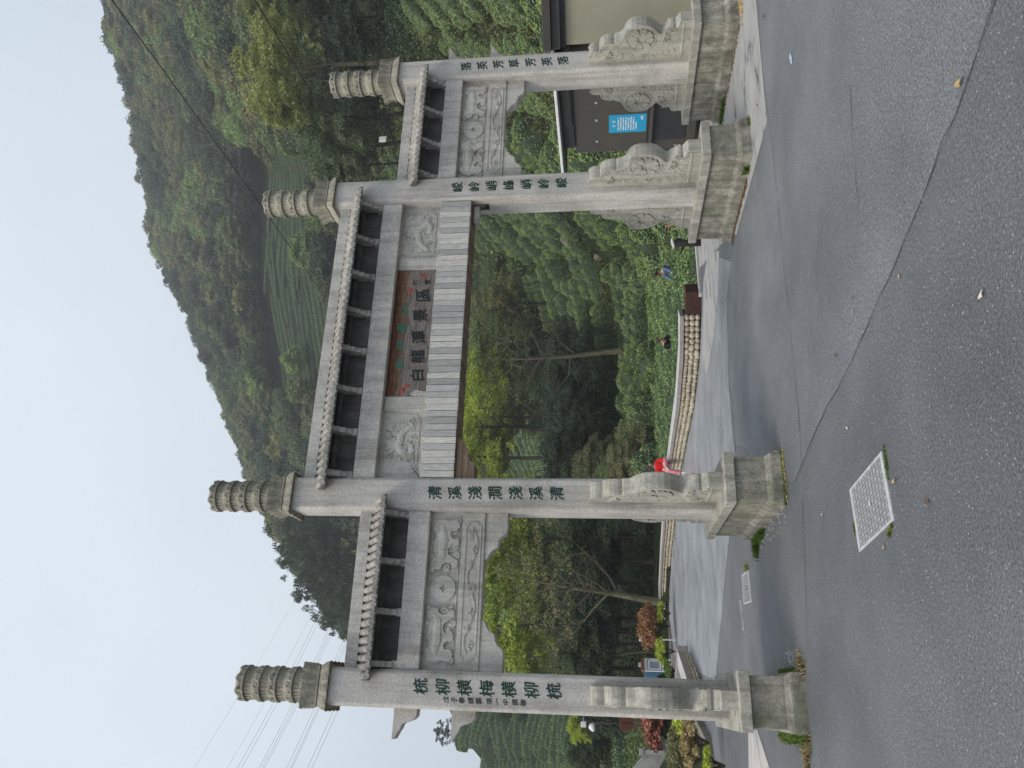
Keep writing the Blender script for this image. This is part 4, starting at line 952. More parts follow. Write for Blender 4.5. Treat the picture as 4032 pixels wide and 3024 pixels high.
# ---- rows seen low through the middle bay on the far left, and left of the first pillar
for r in np.linspace(104, 124, 8):
    p = terrain_at(1800+random.uniform(-20, 20), r); place_hedge(random.choice(tea_far), p, -heading(p), (.75, 1.2, 1.3), 'tea row on the slope behind the bare trees near the second pillar', 'tea rows behind the bare trees')
for k, r in enumerate(np.linspace(62, 150, 34)):
    for py in (2905, 3080):
        p = terrain_at(py+random.uniform(-30, 30), r); place_hedge(random.choice(tea_far), p, -heading(p)-.10+random.uniform(-.05, .05), (random.uniform(.45, .62), 1.15, 1.25), 'tea row on the slope beyond the outer pillar, %s' % ('low down' if r < 95 else 'near the ridge'), 'tea rows left of the outer pillar')

# ================================================================== TREES
def crown_mesh(nm, kind, lobes, per, R3, lr, size, **kw):
    P, N = crown_pts(lobes, per, R3, lr, **kw); return leaf_object(nm, P, N, np.full(len(P), size), M[kind], mesh_only=True)
FAR = {}
for kind in ('tree_dark', 'tree_mid', 'tree_olive', 'tree_light'):
    FAR[kind] = []
    for v_ in range(3 if kind != 'tree_light' else 1):
        P, N = crown_pts(30, 120, (3.2+v_*.5, 3.2, 2.8+.4*(v_ % 2)), 1.35, flat=.85); P[:, 2] += 5.0; FAR[kind].append(leaf_object('tree', P, N, np.full(len(P), .27), M[kind], mesh_only=True))
NEAR = {}
for kind, n_ in (('tree_dark', 2), ('tree_mid', 2), ('tree_olive', 1), ('tree_lime', 2), ('tree_yellow', 1), ('tree_light', 1)):
    NEAR[kind] = [crown_mesh('crown', kind, 58, 330, (1, 1, .85), .25, .027, hollow=.2) for _ in range(n_)]
airy = [crown_mesh('crown', 'tree_dark', 75, 75, (1, 1, 1.0), .17, .034, hollow=.05) for _ in range(2)]
sparse = [crown_mesh('crown', k_, 44, 60, (1, 1, .8), .18, .022, hollow=.2) for k_ in ('tree_olive', 'tree_mid')]
KW = {'tree_dark': 'dark green', 'tree_mid': 'mid green', 'tree_olive': 'olive brown', 'tree_light': 'pale green', 'tree_lime': 'bright lime green', 'tree_yellow': 'yellow flowering'}
def spot_words(p):
    u_, v_ = pal(p)
    w = 'over the open-side bay' if u_ < 1000 else "over the highest roof's open-side end" if u_ < 1550 else "over the highest roof's hut end" if u_ < 2150 else 'between the hut-side finials' if u_ < 2650 else 'beyond the end finial'
    h = 'skyline' if d_sky(u_, v_) else 'upper-hill' if v_ < 1000 else 'lower-hill'
    return h, w
def d_sky(u_, v_):
    sk = np.interp(u_, [0, 180, 540, 900, 1200, 1440, 1985, 2154, 2580, 2877, 3024], [1880, 1750, 1350, 1080, 957, 893, 683, 682, 559, 488, 430]); return v_ < sk+130
# candidate places on the far hill, ranked by how large they show; terraces and tea stay open
cand = []
for r in np.arange(96, 345, 5.2):
    for py in np.arange(-120, 2500, 5.2*FPX/r*1.0):
        pyj = py+random.uniform(-.5, .5)*4.5*FPX/r; rj = r+random.uniform(-2.4, 2.4)
        if rj < 126 and not (pyj < 400): continue
        if 157 < rj < 214 and 470 < pyj < 1590: continue
        if 128 < rj < 158 and 620 < pyj < 1560 and random.random() < .55: continue
        if 118 < rj < 142 and 440 < pyj < 780: continue
        p = terrain_at(pyj, rj); u_, v_ = pal(p)
        if v_ > 1560 and u_ > 1000: continue
        cand.append((rj, pyj, p))
random.shuffle(cand)
cand.sort(key=lambda c_: c_[0]+random.uniform(-60, 60)*0)
vis = [c_ for c_ in cand if c_[2][2]-CAM_C[2] > 0]
# keep those not hidden behind the slope directly in front
step_ = max(1, len(vis)//272)
chosen = set(id(c_) for c_ in vis[::step_][:285])
masses = {}
for c_ in vis:
    rj, pyj, p = c_; q = noise.noise(Vector((p[0]*.035, p[1]*.035, 1.7)))+random.uniform(-.35, .35)
    kind = 'tree_dark' if q < -.16 else 'tree_mid' if q < .16 else 'tree_olive' if q < .5 else 'tree_light'
    mi = random.randrange(len(FAR[kind])); s = random.uniform(.95, 1.6)*(1.0 if rj > 150 else .8)
    if id(c_) in chosen:
        o = inst(FAR[kind][mi], 'hill_tree', None, (p[0], p[1], p[2]-1.5), (0, 0, random.uniform(0, 6.28)), (s, s, s*random.uniform(.9, 1.3)))
        tag(o, '%s %s tree %s' % ((KW[kind],)+spot_words(p)), 'tree', 'trees covering the far hillside')
    else: masses.setdefault((kind, mi), []).append((p, s))
# the rest of the wood: one object, leaf crowns set on points
def forest(masses):
    vs = [p for l in masses.values() for p, s in l]
    me = bpy.data.meshes.new('forest'); me.from_pydata([tuple(p-np.array((0, 0, 1.5))) for p in vs], [], [])
    idx = []; sc = []; keys = list(masses)
    for i, k in enumerate(keys):
        for p, s in masses[k]: idx.append(i); sc.append(s)
    a = me.attributes.new('kind', 'INT', 'POINT'); a.data.foreach_set('value', idx); a = me.attributes.new('size', 'FLOAT', 'POINT'); a.data.foreach_set('value', sc)
    o = bpy.data.objects.new('forest', me); link(o); tag(o, 'dense mixed wood covering the hillside behind the gateway', kind='stuff')
    ng = bpy.data.node_groups.new('forest', 'GeometryNodeTree'); ng.interface.new_socket('Geometry', in_out='INPUT', socket_type='NodeSocketGeometry'); ng.interface.new_socket('Geometry', in_out='OUTPUT', socket_type='NodeSocketGeometry')
    N_ = ng.nodes; gi = N_.new('NodeGroupInput'); go = N_.new('NodeGroupOutput'); jn = N_.new('GeometryNodeJoinGeometry')
    at = N_.new('GeometryNodeInputNamedAttribute'); at.data_type = 'INT'; at.inputs[0].default_value = 'kind'
    asz = N_.new('GeometryNodeInputNamedAttribute'); asz.data_type = 'FLOAT'; asz.inputs[0].default_value = 'size'
    rv = N_.new('FunctionNodeRandomValue'); rv.data_type = 'FLOAT_VECTOR'; rv.inputs[0].default_value = (0, 0, 0); rv.inputs[1].default_value = (.1, .1, 6.28)
    for i, (kind, mi) in enumerate(keys):
        src = next(ob for ob in COL.objects if ob.type == 'MESH' and ob.data == FAR[kind][mi])
        oi = N_.new('GeometryNodeObjectInfo'); oi.inputs[0].default_value = src; ip = N_.new('GeometryNodeInstanceOnPoints'); cm = N_.new('FunctionNodeCompare'); cm.data_type = 'INT'; cm.operation = 'EQUAL'; cm.inputs[3].default_value = i
        ng.links.new(at.outputs[0], cm.inputs[2]); ng.links.new(gi.outputs[0], ip.inputs['Points']); ng.links.new(cm.outputs[0], ip.inputs['Selection'])
        ng.links.new(oi.outputs['Geometry'], ip.inputs['Instance']); ng.links.new(rv.outputs[0], ip.inputs['Rotation']); ng.links.new(asz.outputs[0], ip.inputs['Scale']); ng.links.new(ip.outputs[0], jn.inputs[0])
    ng.links.new(jn.outputs[0], go.inputs[0]); md = o.modifiers.new('forest', 'NODES'); md.node_group = ng
forest(masses)
# pale slim trunks standing in the dark gaps of the wood
for k in range(16):
    py = random.choice([random.uniform(300, 620), random.uniform(620, 1100)]); p = terrain_at(py, random.uniform(168, 174)); mb = MB(); h = random.uniform(7, 11)
    mb.tube([(0, 0, 0), (.1, 0, h*.5), (random.uniform(-.5, .5), 0, h)], [.20, .15, .08], 5); o = mb.build('slim_tree', M['bark_pale'], None, loc=tuple(p))
    tag(o, 'slim pale trunk standing in the dark gap above the far tea terraces', 'tree', 'slim pale trunks above the terraces')
# nearer trees, each with its own trunk and crown: (photo px of base, py, distance, height, crown half-width, kind, label)
def tree(px, py, r, h, cw, kind, label, group=None, bark='bark', name='tree', lean=(0, 0), crown=True, limbs=7, twigs=3, chh=None, cz=.66, mesh=None, tr=None, start=.4, spread=None, rise=.5, rot=None):
    p = at_dist(px, py, r); g = terrain_at(py, r); base = np.array((p[0], p[1], p[2] if abs(p[2]-g[2]) > 1.2 else g[2]))
    e = tag(empty(name, tuple(base)), label, 'tree', group)
    mb = trunk_mb(MB(), h*(.93 if not crown else .86), tr or h*.021, lean, limbs, spread or cw*.85, twigs=twigs, start=start, rise=rise); mb.build('trunk', M[bark], e)
    if crown:
        me = mesh or random.choice(NEAR[kind]); ch_ = chh or cw*.9
        inst(me, 'crown', e, (lean[0]*.8, lean[1]*.8, h*cz), (0, 0, random.uniform(0, 6) if rot is None else rot), (cw, cw, ch_/.85))
    return e
rowtree = 'trees standing between the gateway and the hill'
# lime trees and bare trees seen through the bays
tree(2230, 1640, 80, 11.5, 4.6, 'tree_lime', 'bright lime tree under the boards close to the second pillar', rowtree)
tree(2200, 1800, 76, 11, 4.2, 'tree_lime', 'bright lime tree half hidden by the second pillar', rowtree, cz=.6)
tree(2240, 1500, 86, 11.5, 4.0, 'tree_lime', 'lime tree under the middle of the boards, paler at its top', rowtree, cz=.7)
tree(2490, 2130, 64, 12.8, 4.8, 'tree_lime', 'bright lime tree nearest the second pillar in the left bay', rowtree, cz=.72)
tree(2500, 2290, 70, 13, 5.0, 'tree_light', 'pale green tree between the two lime trees of the left bay', rowtree, cz=.66)
tree(2500, 2480, 62, 12.8, 5.0, 'tree_lime', 'bright lime tree nearest the outer pillar in the left bay', rowtree, cz=.74)
tree(2510, 2600, 66, 9.5, 3.6, 'tree_lime', 'lower lime tree tucked beside the outer pillar', rowtree, cz=.7)
tree(2588, 2379, 42, 8.3, 3.4, 'tree_olive', 'leaning bare tree with a pale mossy trunk in the left bay', None, 'bark_pale', 'bare_tree', (1.3, .3), True, 15, 11, cz=.66, mesh=sparse[0], tr=.19, start=.34, spread=3.4, rise=.85)
tree(2560, 2560, 46, 6.5, 2.4, 'tree_olive', 'thin bare tree leaning left behind the orange shrub', None, 'bark_pale', 'bare_tree', (-.9, .2), True, 9, 6, cz=.7, mesh=sparse[1], tr=.09, start=.3, spread=2.2, rise=.6)
tree(2130, 1688, 74, 6.8, 2.8, 'tree_olive', 'black bare tree with spreading arms beside the stepped wooden corbel', None, 'bark_dark', 'bare_tree', (.3, 0), False, 10, 7, tr=.22, start=.4, spread=3.4, rise=.55)
tree(2437, 1386, 56, 10.0, 4.2, 'tree_mid', 'tall mossy half-bare tree standing in the middle of the wide bay', None, 'bark_pale', 'bare_tree', (-.5, 0), True, 12, 8, cz=.72, mesh=sparse[1], tr=.21, start=.42, spread=4.4, rise=.62)
tree(2225, 1194, 84, 7.8, 3.0, 'tree_mid', 'dark straight trunk behind the tea bushes of the wide bay', None, 'bark_dark', 'bare_tree', (-.5, 0), True, 6, 3, cz=.95, mesh=sparse[1], tr=.22, start=.6)
for py, px, r, h, cw, kind in ((1120, 2170, 96, 9, 4.0, 'tree_mid'), (1240, 2190, 92, 10.5, 4.4, 'tree_olive'), (1350, 2200, 88, 10, 4.2, 'tree_mid'), (1460, 2230, 90, 9, 3.8, 'tree_mid'), (1000, 2060, 104, 6, 3.0, 'tree_mid'), (1560, 2300, 84, 8, 3.6, 'tree_mid')):
    tree(px, py, r, h*.85, cw, kind, '%s round-headed tree in the wide bay %s' % (KW[kind], 'beyond the dark straight trunk' if py < 1050 else 'on the hut side of the dark trunk' if py < 1190 else 'on the open side of the dark trunk' if py < 1300 else 'behind the half-bare tree' if py < 1400 else 'between the half-bare and lime trees' if py < 1500 else 'among the lime trees'), 'trees behind the tea bushes of the wide bay')
for py, px, r, h, cw in ((1400, 2440, 69, 6.2, 3.2), (1500, 2440, 64, 6.8, 3.2), (1600, 2450, 66, 7.2, 3.4), (1700, 2470, 62, 6.6, 3.2), (1790, 2500, 58, 6.0, 3.0), (1550, 2330, 74, 6.5, 3.4), (1690, 2350, 72, 6.0, 3.2), (1850, 2450, 56, 7, 3.2)):
    tree(px, py, r, h, cw, 'tree_dark', 'very dark evergreen in the shady hollow of the wide bay', 'dark evergreens in the shady hollow', cz=.5)
for py, px, r, h, cw in ((2020, 2580, 50, 6.5, 2.8), (2110, 2600, 47, 5.6, 2.7), (2210, 2600, 46, 6.2, 2.8), (2300, 2605, 47, 5.4, 2.6), (2440, 2600, 48, 6.2, 2.8), (2540, 2600, 47, 5.6, 2.6), (2640, 2600, 49, 6.4, 2.8), (2720, 2600, 50, 5.2, 2.6), (2350, 2520, 56, 7.5, 3.2), (2180, 2500, 58, 7.2, 3.2), (2500, 2500, 60, 7, 3.2)):
    tree(px, py, r, h, cw, 'tree_dark', 'dark evergreen in the undergrowth of the outer left bay', 'dark evergreens of the left bay', cz=.5)
for py, px, r, h, cw, kd in ((1800, 2600, 40, 2.6, 1.6, 'tree_olive'), (1880, 2610, 42, 3.0, 1.7, 'tree_mid'), (1990, 2630, 42, 2.6, 1.5, 'tree_dark'), (1860, 2480, 47, 3.4, 2.0, 'tree_olive'), (1950, 2520, 46, 3.2, 1.9, 'tree_dark')):
    tree(px, py, r, h, cw, kd, '%s bushy small tree behind the woman on the wall' % KW[kd], 'bushy small trees behind the wall', cz=.45)
for py, px, r, h, cw, kd in ((2860, 2520, 66, 4.2, 2.4, 'tree_dark'), (2940, 2500, 64, 4.6, 2.5, 'tree_dark'), (3010, 2490, 66, 4.4, 2.4, 'tree_mid'), (2800, 2560, 60, 3.8, 2.0, 'tree_dark')):
    tree(px, py, r, h, cw, kd, '%s low tree beyond the outer pillar at the open side' % KW[kd], 'low trees left of the outer pillar', cz=.5)
tree(2390, 2865, 52, 2.2, 1.1, 'tree_lime', 'small lime shrub beside the white lamp beyond the outer pillar', None, cz=.6, name='shrub')
# right-hand side
tree(1560, 230, 68, 12.9, 4.3, 'tree_yellow', 'tall tree crowned with pale yellow blossom near the upper right corner', None, 'bark_pale', lean=(-.6, 0), limbs=10, twigs=6, cz=.74, chh=3.2, tr=.26, start=.3)
tree(1545, 340, 67, 9.0, 2.6, 'tree_olive', 'slim leaning pale-barked tree beside the yellow blossoming tree', None, 'bark_pale', lean=(1.4, 0), limbs=10, twigs=6, cz=.8, mesh=sparse[0], tr=.17, start=.3)
for py, px, r, h, cw, kd, lb in ((60, 1560, 66, 6.5, 3.2, 'tree_dark', 'dark tree under the yellow blossoming tree at the right edge'), (150, 1530, 72, 5.5, 2.8, 'tree_dark', 'dark tree directly below the yellow blossom'), (-20, 1330, 84, 9, 4.0, 'tree_mid', 'mid green tree cut by the right edge of the view'),
        (440, 1640, 72, 11, 3.6, 'tree_mid', 'mid green tree behind the end finial, trunk leaning'), (560, 1600, 78, 10, 4.0, 'tree_mid', 'broad mid green tree left of the end finial'), (640, 1570, 84, 6.5, 3.0, 'tree_olive', 'olive tree between the two right finials above the roof'), (520, 1480, 96, 9.0, 3.6, 'tree_mid', 'mid green tree behind the broad tree left of the end finial'),
        (370, 1380, 98, 8.5, 3.4, 'tree_olive', 'olive tree between the yellow blossom and the end finial'), (700, 1520, 98, 5, 2.6, 'tree_olive', 'small yellowish tree just above the right tiled roof beside the inner pillar')):
    tree(px, py, r, h, cw, kd, lb, None, 'bark_dark', lean=(random.uniform(-1, 1), 0), cz=.56, chh=h*.42, twigs=5, limbs=10, start=.2)
for py, px, r, s, kd in ((937, 1300, 172, 1.1, 'tree_light'), (1400, 1230, 190, 1.0, 'tree_light'), (1005, 1330, 168, .9, 'tree_mid'), (1120, 1360, 166, .8, 'tree_olive'), (830, 900, 262, 1.15, 'tree_light'), (1310, 1010, 236, 1.1, 'tree_light'), (960, 870, 268, 1.1, 'tree_light'), (1520, 1230, 188, 1.0, 'tree_mid'), (800, 1330, 168, .8, 'tree_mid')):
    p = terrain_at(py, r); o = inst(random.choice(FAR[kd]), 'hill_tree', None, tuple(p-np.array((0, 0, .8))), (0, 0, random.uniform(0, 6)), (s, s, s*1.15))
    tag(o, '%s tree standing out by the far terraces %s' % (KW[kd], 'above the right half of the highest roof' if py < 1250 else 'above the left half of the highest roof'), 'tree', 'trees standing among the far terraces')
for k, (py, top) in enumerate(((2040, 1085), (2110, 1075), (2190, 1095), (2260, 1120), (2330, 1170), (2395, 1230), (2450, 1290), (2160, 1180), (2290, 1240))):
    r = 150; h = 17; px = top+h*FPX/r; r = r+random.uniform(-8, 8)
    tree(px, py, r, h, 4.6, 'tree_dark', 'tall airy tree against the sky above the open-side roof', 'airy trees on the near ridge', 'bark_dark', chh=7.6, mesh=airy[k % 2], cz=.56, twigs=4, limbs=9, start=.25, tr=.16)
tree(1850, 2885, 150, 5.6, 2.3, 'tree_dark', 'single airy tree on the ridge left of the outer pillar', None, 'bark_dark', mesh=airy[0], cz=.65, chh=2.6)
# bare brown bank beside the far terraces, and rocks among the tea
def bank(py0, py1, r0, r1, m_, nm, lab):
    mb = MB(); A = np.linspace(py0, py1, 24); R = np.linspace(r0, r1, 14); vs = []
    for i, r in enumerate(R):
        for j, a in enumerate(A):
            p = terrain_at(a+random.uniform(-6, 6), r); e_ = min(i, len(R)-1-i, j, len(A)-1-j); vs.append((p[0], p[1], p[2]+(.75 if e_ > 0 else -.8)+random.uniform(-.3, .3)))
    mb.add(vs, [(i*24+j, i*24+j+1, (i+1)*24+j+1, (i+1)*24+j) for i in range(13) for j in range(23)]); tag(mb.build(nm, m_), lab, kind='structure')
bank(560, 730, 143, 166, M['dirt_bank'], 'earth_bank', None); bank(330, 470, 128, 140, M['dirt_bank'], 'earth_bank', None)
for i, (px, py, r, s) in enumerate(((2105, 545, 33, 1.0), (2150, 590, 31, .85), (2075, 480, 34, .8), (2130, 940, 70, 1.5), (2040, 990, 78, 1.1), (2240, 1010, 66, .8), (2190, 1130, 72, .9), (2310, 1350, 60, .9))):
    p = terrain_at(py, r); s *= .62; mb = MB().ico((0, 0, 0), (s*.8, s*.6, s*.55), 2, .24); o = mb.build('rock', M['rock'], None, loc=(p[0], p[1], p[2]+s*.35)); o.rotation_euler = (random.random(), random.random(), random.random()*3)
    tag(o, ['pinkish rock under the right end bay, the largest', 'pinkish rock just above the hut roof', 'pale boulder close to the end pillar above the hut', 'large pinkish rock on the tea slope beside the third pillar', 'weathered rock high on the tea slope near the mortise hole', 'small rock between tea bushes near the third pillar', 'half-buried rock below the dark straight trunk', 'half-buried rock beside the half-bare tree'][i], 'rock')
# rough undergrowth between the tea and the trees: uncountable
def undergrowth(n, pyr, rr, mk, size, nm, lab, hgt=.5):
    P = []
    for _ in range(n//16):
        p = terrain_at(random.uniform(*pyr), random.uniform(*rr)); c_ = np.array(p); q = RNG.normal(size=(16, 3))*np.array((.5, .5, .28))*hgt*2; q[:, 2] = np.abs(q[:, 2]); P.append(c_+q)
    P = np.concatenate(P); tag(leaf_object(nm, P, RNG.normal(size=(len(P), 3))*.5+np.array((0, 0, 1)), np.full(len(P), size), M[mk]), lab, kind='stuff')
undergrowth(9000, (1000, 1700), (58, 84), 'tree_olive', .07, 'undergrowth', 'tangled olive undergrowth between the tea bushes', .3)
undergrowth(5000, (900, 1450), (50, 90), 'grass', .06, 'grass', 'bright weedy grass on the tea slope')
undergrowth(50000, (1250, 2700), (46, 75), 'tree_dark', .10, 'undergrowth', 'dark undergrowth below the trees', .8)
undergrowth(14000, (-100, 720), (30, 62), 'tree_olive', .09, 'undergrowth', 'weeds between the terraced tea hedges')
undergrowth(20000, (300, 2500), (88, 125), 'tree_mid', .25, 'undergrowth', 'low scrub on the slope', .9)

undergrowth(45000, (-150, 1800), (30, 70), 'grass_low', .055, 'ground_cover', 'low weeds covering the banks between the tea hedges', .16)
undergrowth(70000, (-150, 3024), (60, 128), 'tree_dark', .12, 'ground_cover', 'low scrub covering the middle slope', .2)
undergrowth(16000, (2400, 3080), (46, 66), 'tree_mid', .11, 'ground_cover', 'rough growth beyond the lane', .5)
undergrowth(9000, (60, 700), (56, 80), 'tree_olive', .14, 'undergrowth', 'brownish scrub under the trees near the end finial', 1.3)
undergrowth(14000, (-60, 420), (58, 72), 'tree_dark', .14, 'undergrowth', 'dark scrub under the yellow blossoming tree', 1.2)

# ================================================================== SMALLER STRUCTURES
# ---- low cobble wall with coping
def cobble_wall(line, h, label, n_max, thick=.42, seed=3, cob=.17):
    rnd = random.Random(seed); e = tag(empty('cobble_wall', (line[0][0], line[0][1], 0)), label, 'wall')
    P = [np.array(p[:2]) for p in line]; core = MB(); cop = []
    o0 = np.array((line[0][0], line[0][1], 0.)); nr = []
    for i in range(len(P)):
        t = P[min(i+1, len(P)-1)]-P[max(i-1, 0)]; t /= np.linalg.norm(t); n_ = np.array((t[1], -t[0])); 
        if n_@(P[i]-CAM_C[:2]) < 0: n_ = -n_
        nr.append(n_)
    V = []
    for p, n_ in zip(P, nr):
        g = gz(p[1]); q = p+n_*thick
        for a, z in ((p+n_*.05, g-.2), (p+n_*.05, g+h), (q, g+h), (q, g-1.2)): V.append((a[0]-o0[0], a[1]-o0[1], z))
    core.add(V, [(4*i+j, 4*(i+1)+j, 4*(i+1)+(j+1) % 4, 4*i+(j+1) % 4) for i in range(len(P)-1) for j in range(4)]+[(0, 1, 2, 3), tuple(4*(len(P)-1)+k for k in (3, 2, 1, 0))]); core.build('core', M['mortar'], e)
    prot = []
    for k in range(5):
        mb = MB().ico((0, 0, 0), (1, .62, .72), 2, .05); prot.append(mb.mesh('cobble', M['cobble'], True))
    placed = 0; extra = MB()
    rows = 3
    for ri in range(rows):
        for p, q, n1, n2 in zip(P[:-1], P[1:], nr[:-1], nr[1:]):
            L = np.linalg.norm(q-p); t = (q-p)/L; s = 0.0; n_ = (n1+n2)/2; ang = math.atan2(t[1], t[0])
            while s < L:
                w = cob*rnd.uniform(.36, .64); c = p+t*(s+w)
                if s+w > L+.05: break
                hh = h/rows*.56*rnd.uniform(.85, 1.1); z = gz(c[1])+h*(ri+.5)/rows+rnd.uniform(-.012, .012); near = np.linalg.norm(c-CAM_C[:2])
                loc = (c[0]-o0[0]+n_[0]*.05, c[1]-o0[1]+n_[1]*.05, z)
                if placed < n_max and near < 30:
                    inst(rnd.choice(prot), 'cobble', e, loc, (0, rnd.uniform(-.25, .25), ang), (w*1.02, .12, hh/.72)); placed += 1
                else: extra.ico(loc, (w, .09, hh), 1, .06)
                s += 2*w*.94
    if extra.v: tag(extra.build('cobbles', M['cobble'], e, True), kind='stuff')
    # coping slabs
    for p, q, n1, n2 in zip(P[:-1], P[1:], nr[:-1], nr[1:]):
        L = np.linalg.norm(q-p); k = max(1, int(L/1.15))
        for i in range(k):
            a = p+(q-p)*(i+.006)/k; b_ = p+(q-p)*(i+.994)/k; na = n1+(n2-n1)*i/k; nb2 = n1+(n2-n1)*(i+1)/k; mb = MB()
            vs = []
            for z in (h, h+.095):
                for u_, nn, off in ((a, na, -.045), (b_, nb2, -.045), (b_, nb2, thick+.04), (a, na, thick+.04)): w_ = u_+nn*off; vs.append((w_[0]-o0[0], w_[1]-o0[1], gz(u_[1])+z))
            mb.add(vs, [(0, 3, 2, 1), (0, 1, 5, 4), (1, 2, 6, 5), (2, 3, 7, 6), (3, 0, 4, 7)], 0).add(vs[4:], [(0, 1, 2, 3)], 1)
            mb.build('coping_slab', [M['coping'], M['coping_top']], e, bevel=.008)
    return e
W0 = on_ground(2763, 1245); W_ = [gp(2760, 1240)]+WALL[1:]
cobble_wall(W_, .40, 'long low cobble wall with pinkish coping along the edge of the lane', 290)
cobble_wall([gp(2770, 2700), gp(2744, 2632), gp(2717, 2570)], .30, 'short cobble planter wall beside the outer pillar', 55, seed=5)
# the second, far arm of the planter and the soil inside
a_, b_, c_ = np.array(gp(2717, 2570)), np.array(gp(2770, 2700)), np.array(gp(2665, 2760))
MBp = MB(); 
def wall_seg(name, p, q, th, h, m_, lab, cat='wall', lift=0.0):
    p, q = np.array(p[:2]), np.array(q[:2]); t = (q-p)/np.linalg.norm(q-p); n_ = np.array((t[1], -t[0])); n_ = -n_ if n_@(p-CAM_C[:2]) < 0 else n_; mb = MB(); vs = []
    for z in (-.15, h):
        for u_, o_ in ((p, 0), (q, 0), (q, th), (p, th)): w_ = u_+n_*o_; vs.append((w_[0], w_[1], gz(u_[1])+z+lift))
    mb.add(vs, [(0, 3, 2, 1), (4, 5, 6, 7), (0, 1, 5, 4), (1, 2, 6, 5), (2, 3, 7, 6), (3, 0, 4, 7)]); o = mb.build(name, m_, bevel=.01)
    if lab: tag(o, lab, cat)
    else: tag(o, kind='structure')
    return o
wall_seg('planter_edge', gp(2712, 2572), gp(2690, 2790), .25, .36, M['coping'], 'smooth pinkish rear edge of the planter beside the outer pillar', 'wall')
# dark rusted steel planter box at the near end of the wall
pl = np.array(gp(2763, 1150)); pq = np.array(gp(2760, 1238)); t = (pq-pl)/np.linalg.norm(pq-pl); n_ = np.array((t[1], -t[0])); n_ = -n_ if n_@(pl-CAM_C[:2]) < 0 else n_
mb = MB(); vs = []
for z in (-.1, .36):
    for u_, o_ in ((pl, .02), (pq, .02), (pq, .45), (pl, .45)): w_ = u_+n_*o_; vs.append((w_[0], w_[1], gz(u_[1])+z))
mb.add(vs, [(0, 1, 5, 4), (1, 2, 6, 5), (2, 3, 7, 6), (3, 0, 4, 7), (4, 5, 6, 7)]); o = mb.build('steel_planter', M['rust'], bevel=.006); tag(o, 'dark rusty steel planter butting against the near end of the cobble wall', 'planter')
wall_seg('kerb', gp(2748, 960), gp(2757, 1075), .14, .06, M['coping_top'], None); wall_seg('kerb', gp(2757, 1075), gp(2764, 1155), .14, .06, M['coping_top'], None)
# far kerb at the end of the lane, behind the shrubs
wall_seg('kerb', gp(2637, 2445), gp(2652, 2560), .15, .10, M['kerb'], None); wall_seg('kerb', gp(2652, 2560), gp(2650, 2800), .15, .10, M['kerb'], None)
# kerb left of the outer pillar
wall_seg('kerb', gp(2762, 2835), gp(2800, 2905), .16, .15, M['kerb'], None); wall_seg('kerb', gp(2800, 2905), gp(2822, 3060), .16, .15, M['kerb'], None)
# short post behind the third pedestal
g = on_ground(2760, 955); e = tag(empty('bollard', tuple(g)), 'short dark metal post with a pale slanted cap behind the third pedestal', 'bollard')
MB().lathe([(.085, 0), (.085, .60), (.082, .62)], 20).build('post', M['hut_darker'], e, True); MB().prism([(-.10, .61), (.10, .66), (.10, .69), (-.10, .645)], (0, -.09, 0), (1, 0, 0), (0, 0, 1), (0, .18, 0)).build('cap', M['coping_top'], e, bevel=.01)
MB().box(.07, .13, -.05, .05, .42, .58).build('lock_box', M['hut_dark'], e, bevel=.02)

# ---- the metal hut behind the right end bay
hut = tag(empty('service_hut', (7.0, 1.9, 0)), 'dark grey metal service hut with a blue notice behind the right end bay', 'hut')
def HX(px, py): p = on_x(px, py, 7.0); return p[1]-1.9, p[2]
Yf = HX(2400, 596)[0]; 
MB().box(.0, 3.0, -.02, Yf, .02, 2.72).build('wall', M['hut_dark'], hut, bevel=.01)
MB().box(-.05, 3.1, -.10, Yf-.25, 2.72, 3.02).build('fascia', M['hut_darker'], hut, bevel=.01)
MB().box(-.20, 3.6, -.16, HX(2204, 690)[0]+.35, 3.03, 3.09).build('roof', M['white'], hut, bevel=.01)
MB().box(-.19, 3.55, -.15, HX(2204, 690)[0]+.33, 2.99, 3.028).build('soffit', M['hut_darker'], hut)
lv = MB().box(-.075, -.052, .35, 1.85, 2.76, 2.96).build('louvre', M['hut_darker'], hut)
for k in range(6): MB().box(-.10, -.074, .38, 1.82, 2.775+k*.031, 2.79+k*.031).build('slat', M['hut_dark'], lv)
y0, z0 = HX(2352, 568); y1, z1 = HX(2548, 568); yR = HX(2352, 385)[0]-.5
MB().box(-.03, 0, yR, y0+.05, z1-.03, z0+.06).build('hatch_frame', M['hut_dark'], hut)
ht = MB().box(-.055, -.03, yR+.02, y0, z1+.02, z0).build('hatch', simple('hatch_metal', (.07, .062, .052), .5, .1, 2), hut, bevel=.006)
for py in (395, 465, 548): q = HX(2352, py); MB().box(-.07, -.054, q[0]-.03, q[0]+.03, z0-.02, z0+.035).build('hinge', M['steel'], ht)
MB().box(-.13, 0, yR-.1, Yf, z1-.09, z1-.03).build('ledge', M['hut_dark'], hut, bevel=.008)
MB().box(-.02, -.002, yR, Yf-.35, .25, z1-.09).build('recess_panel', M['hut_darker'], hut)
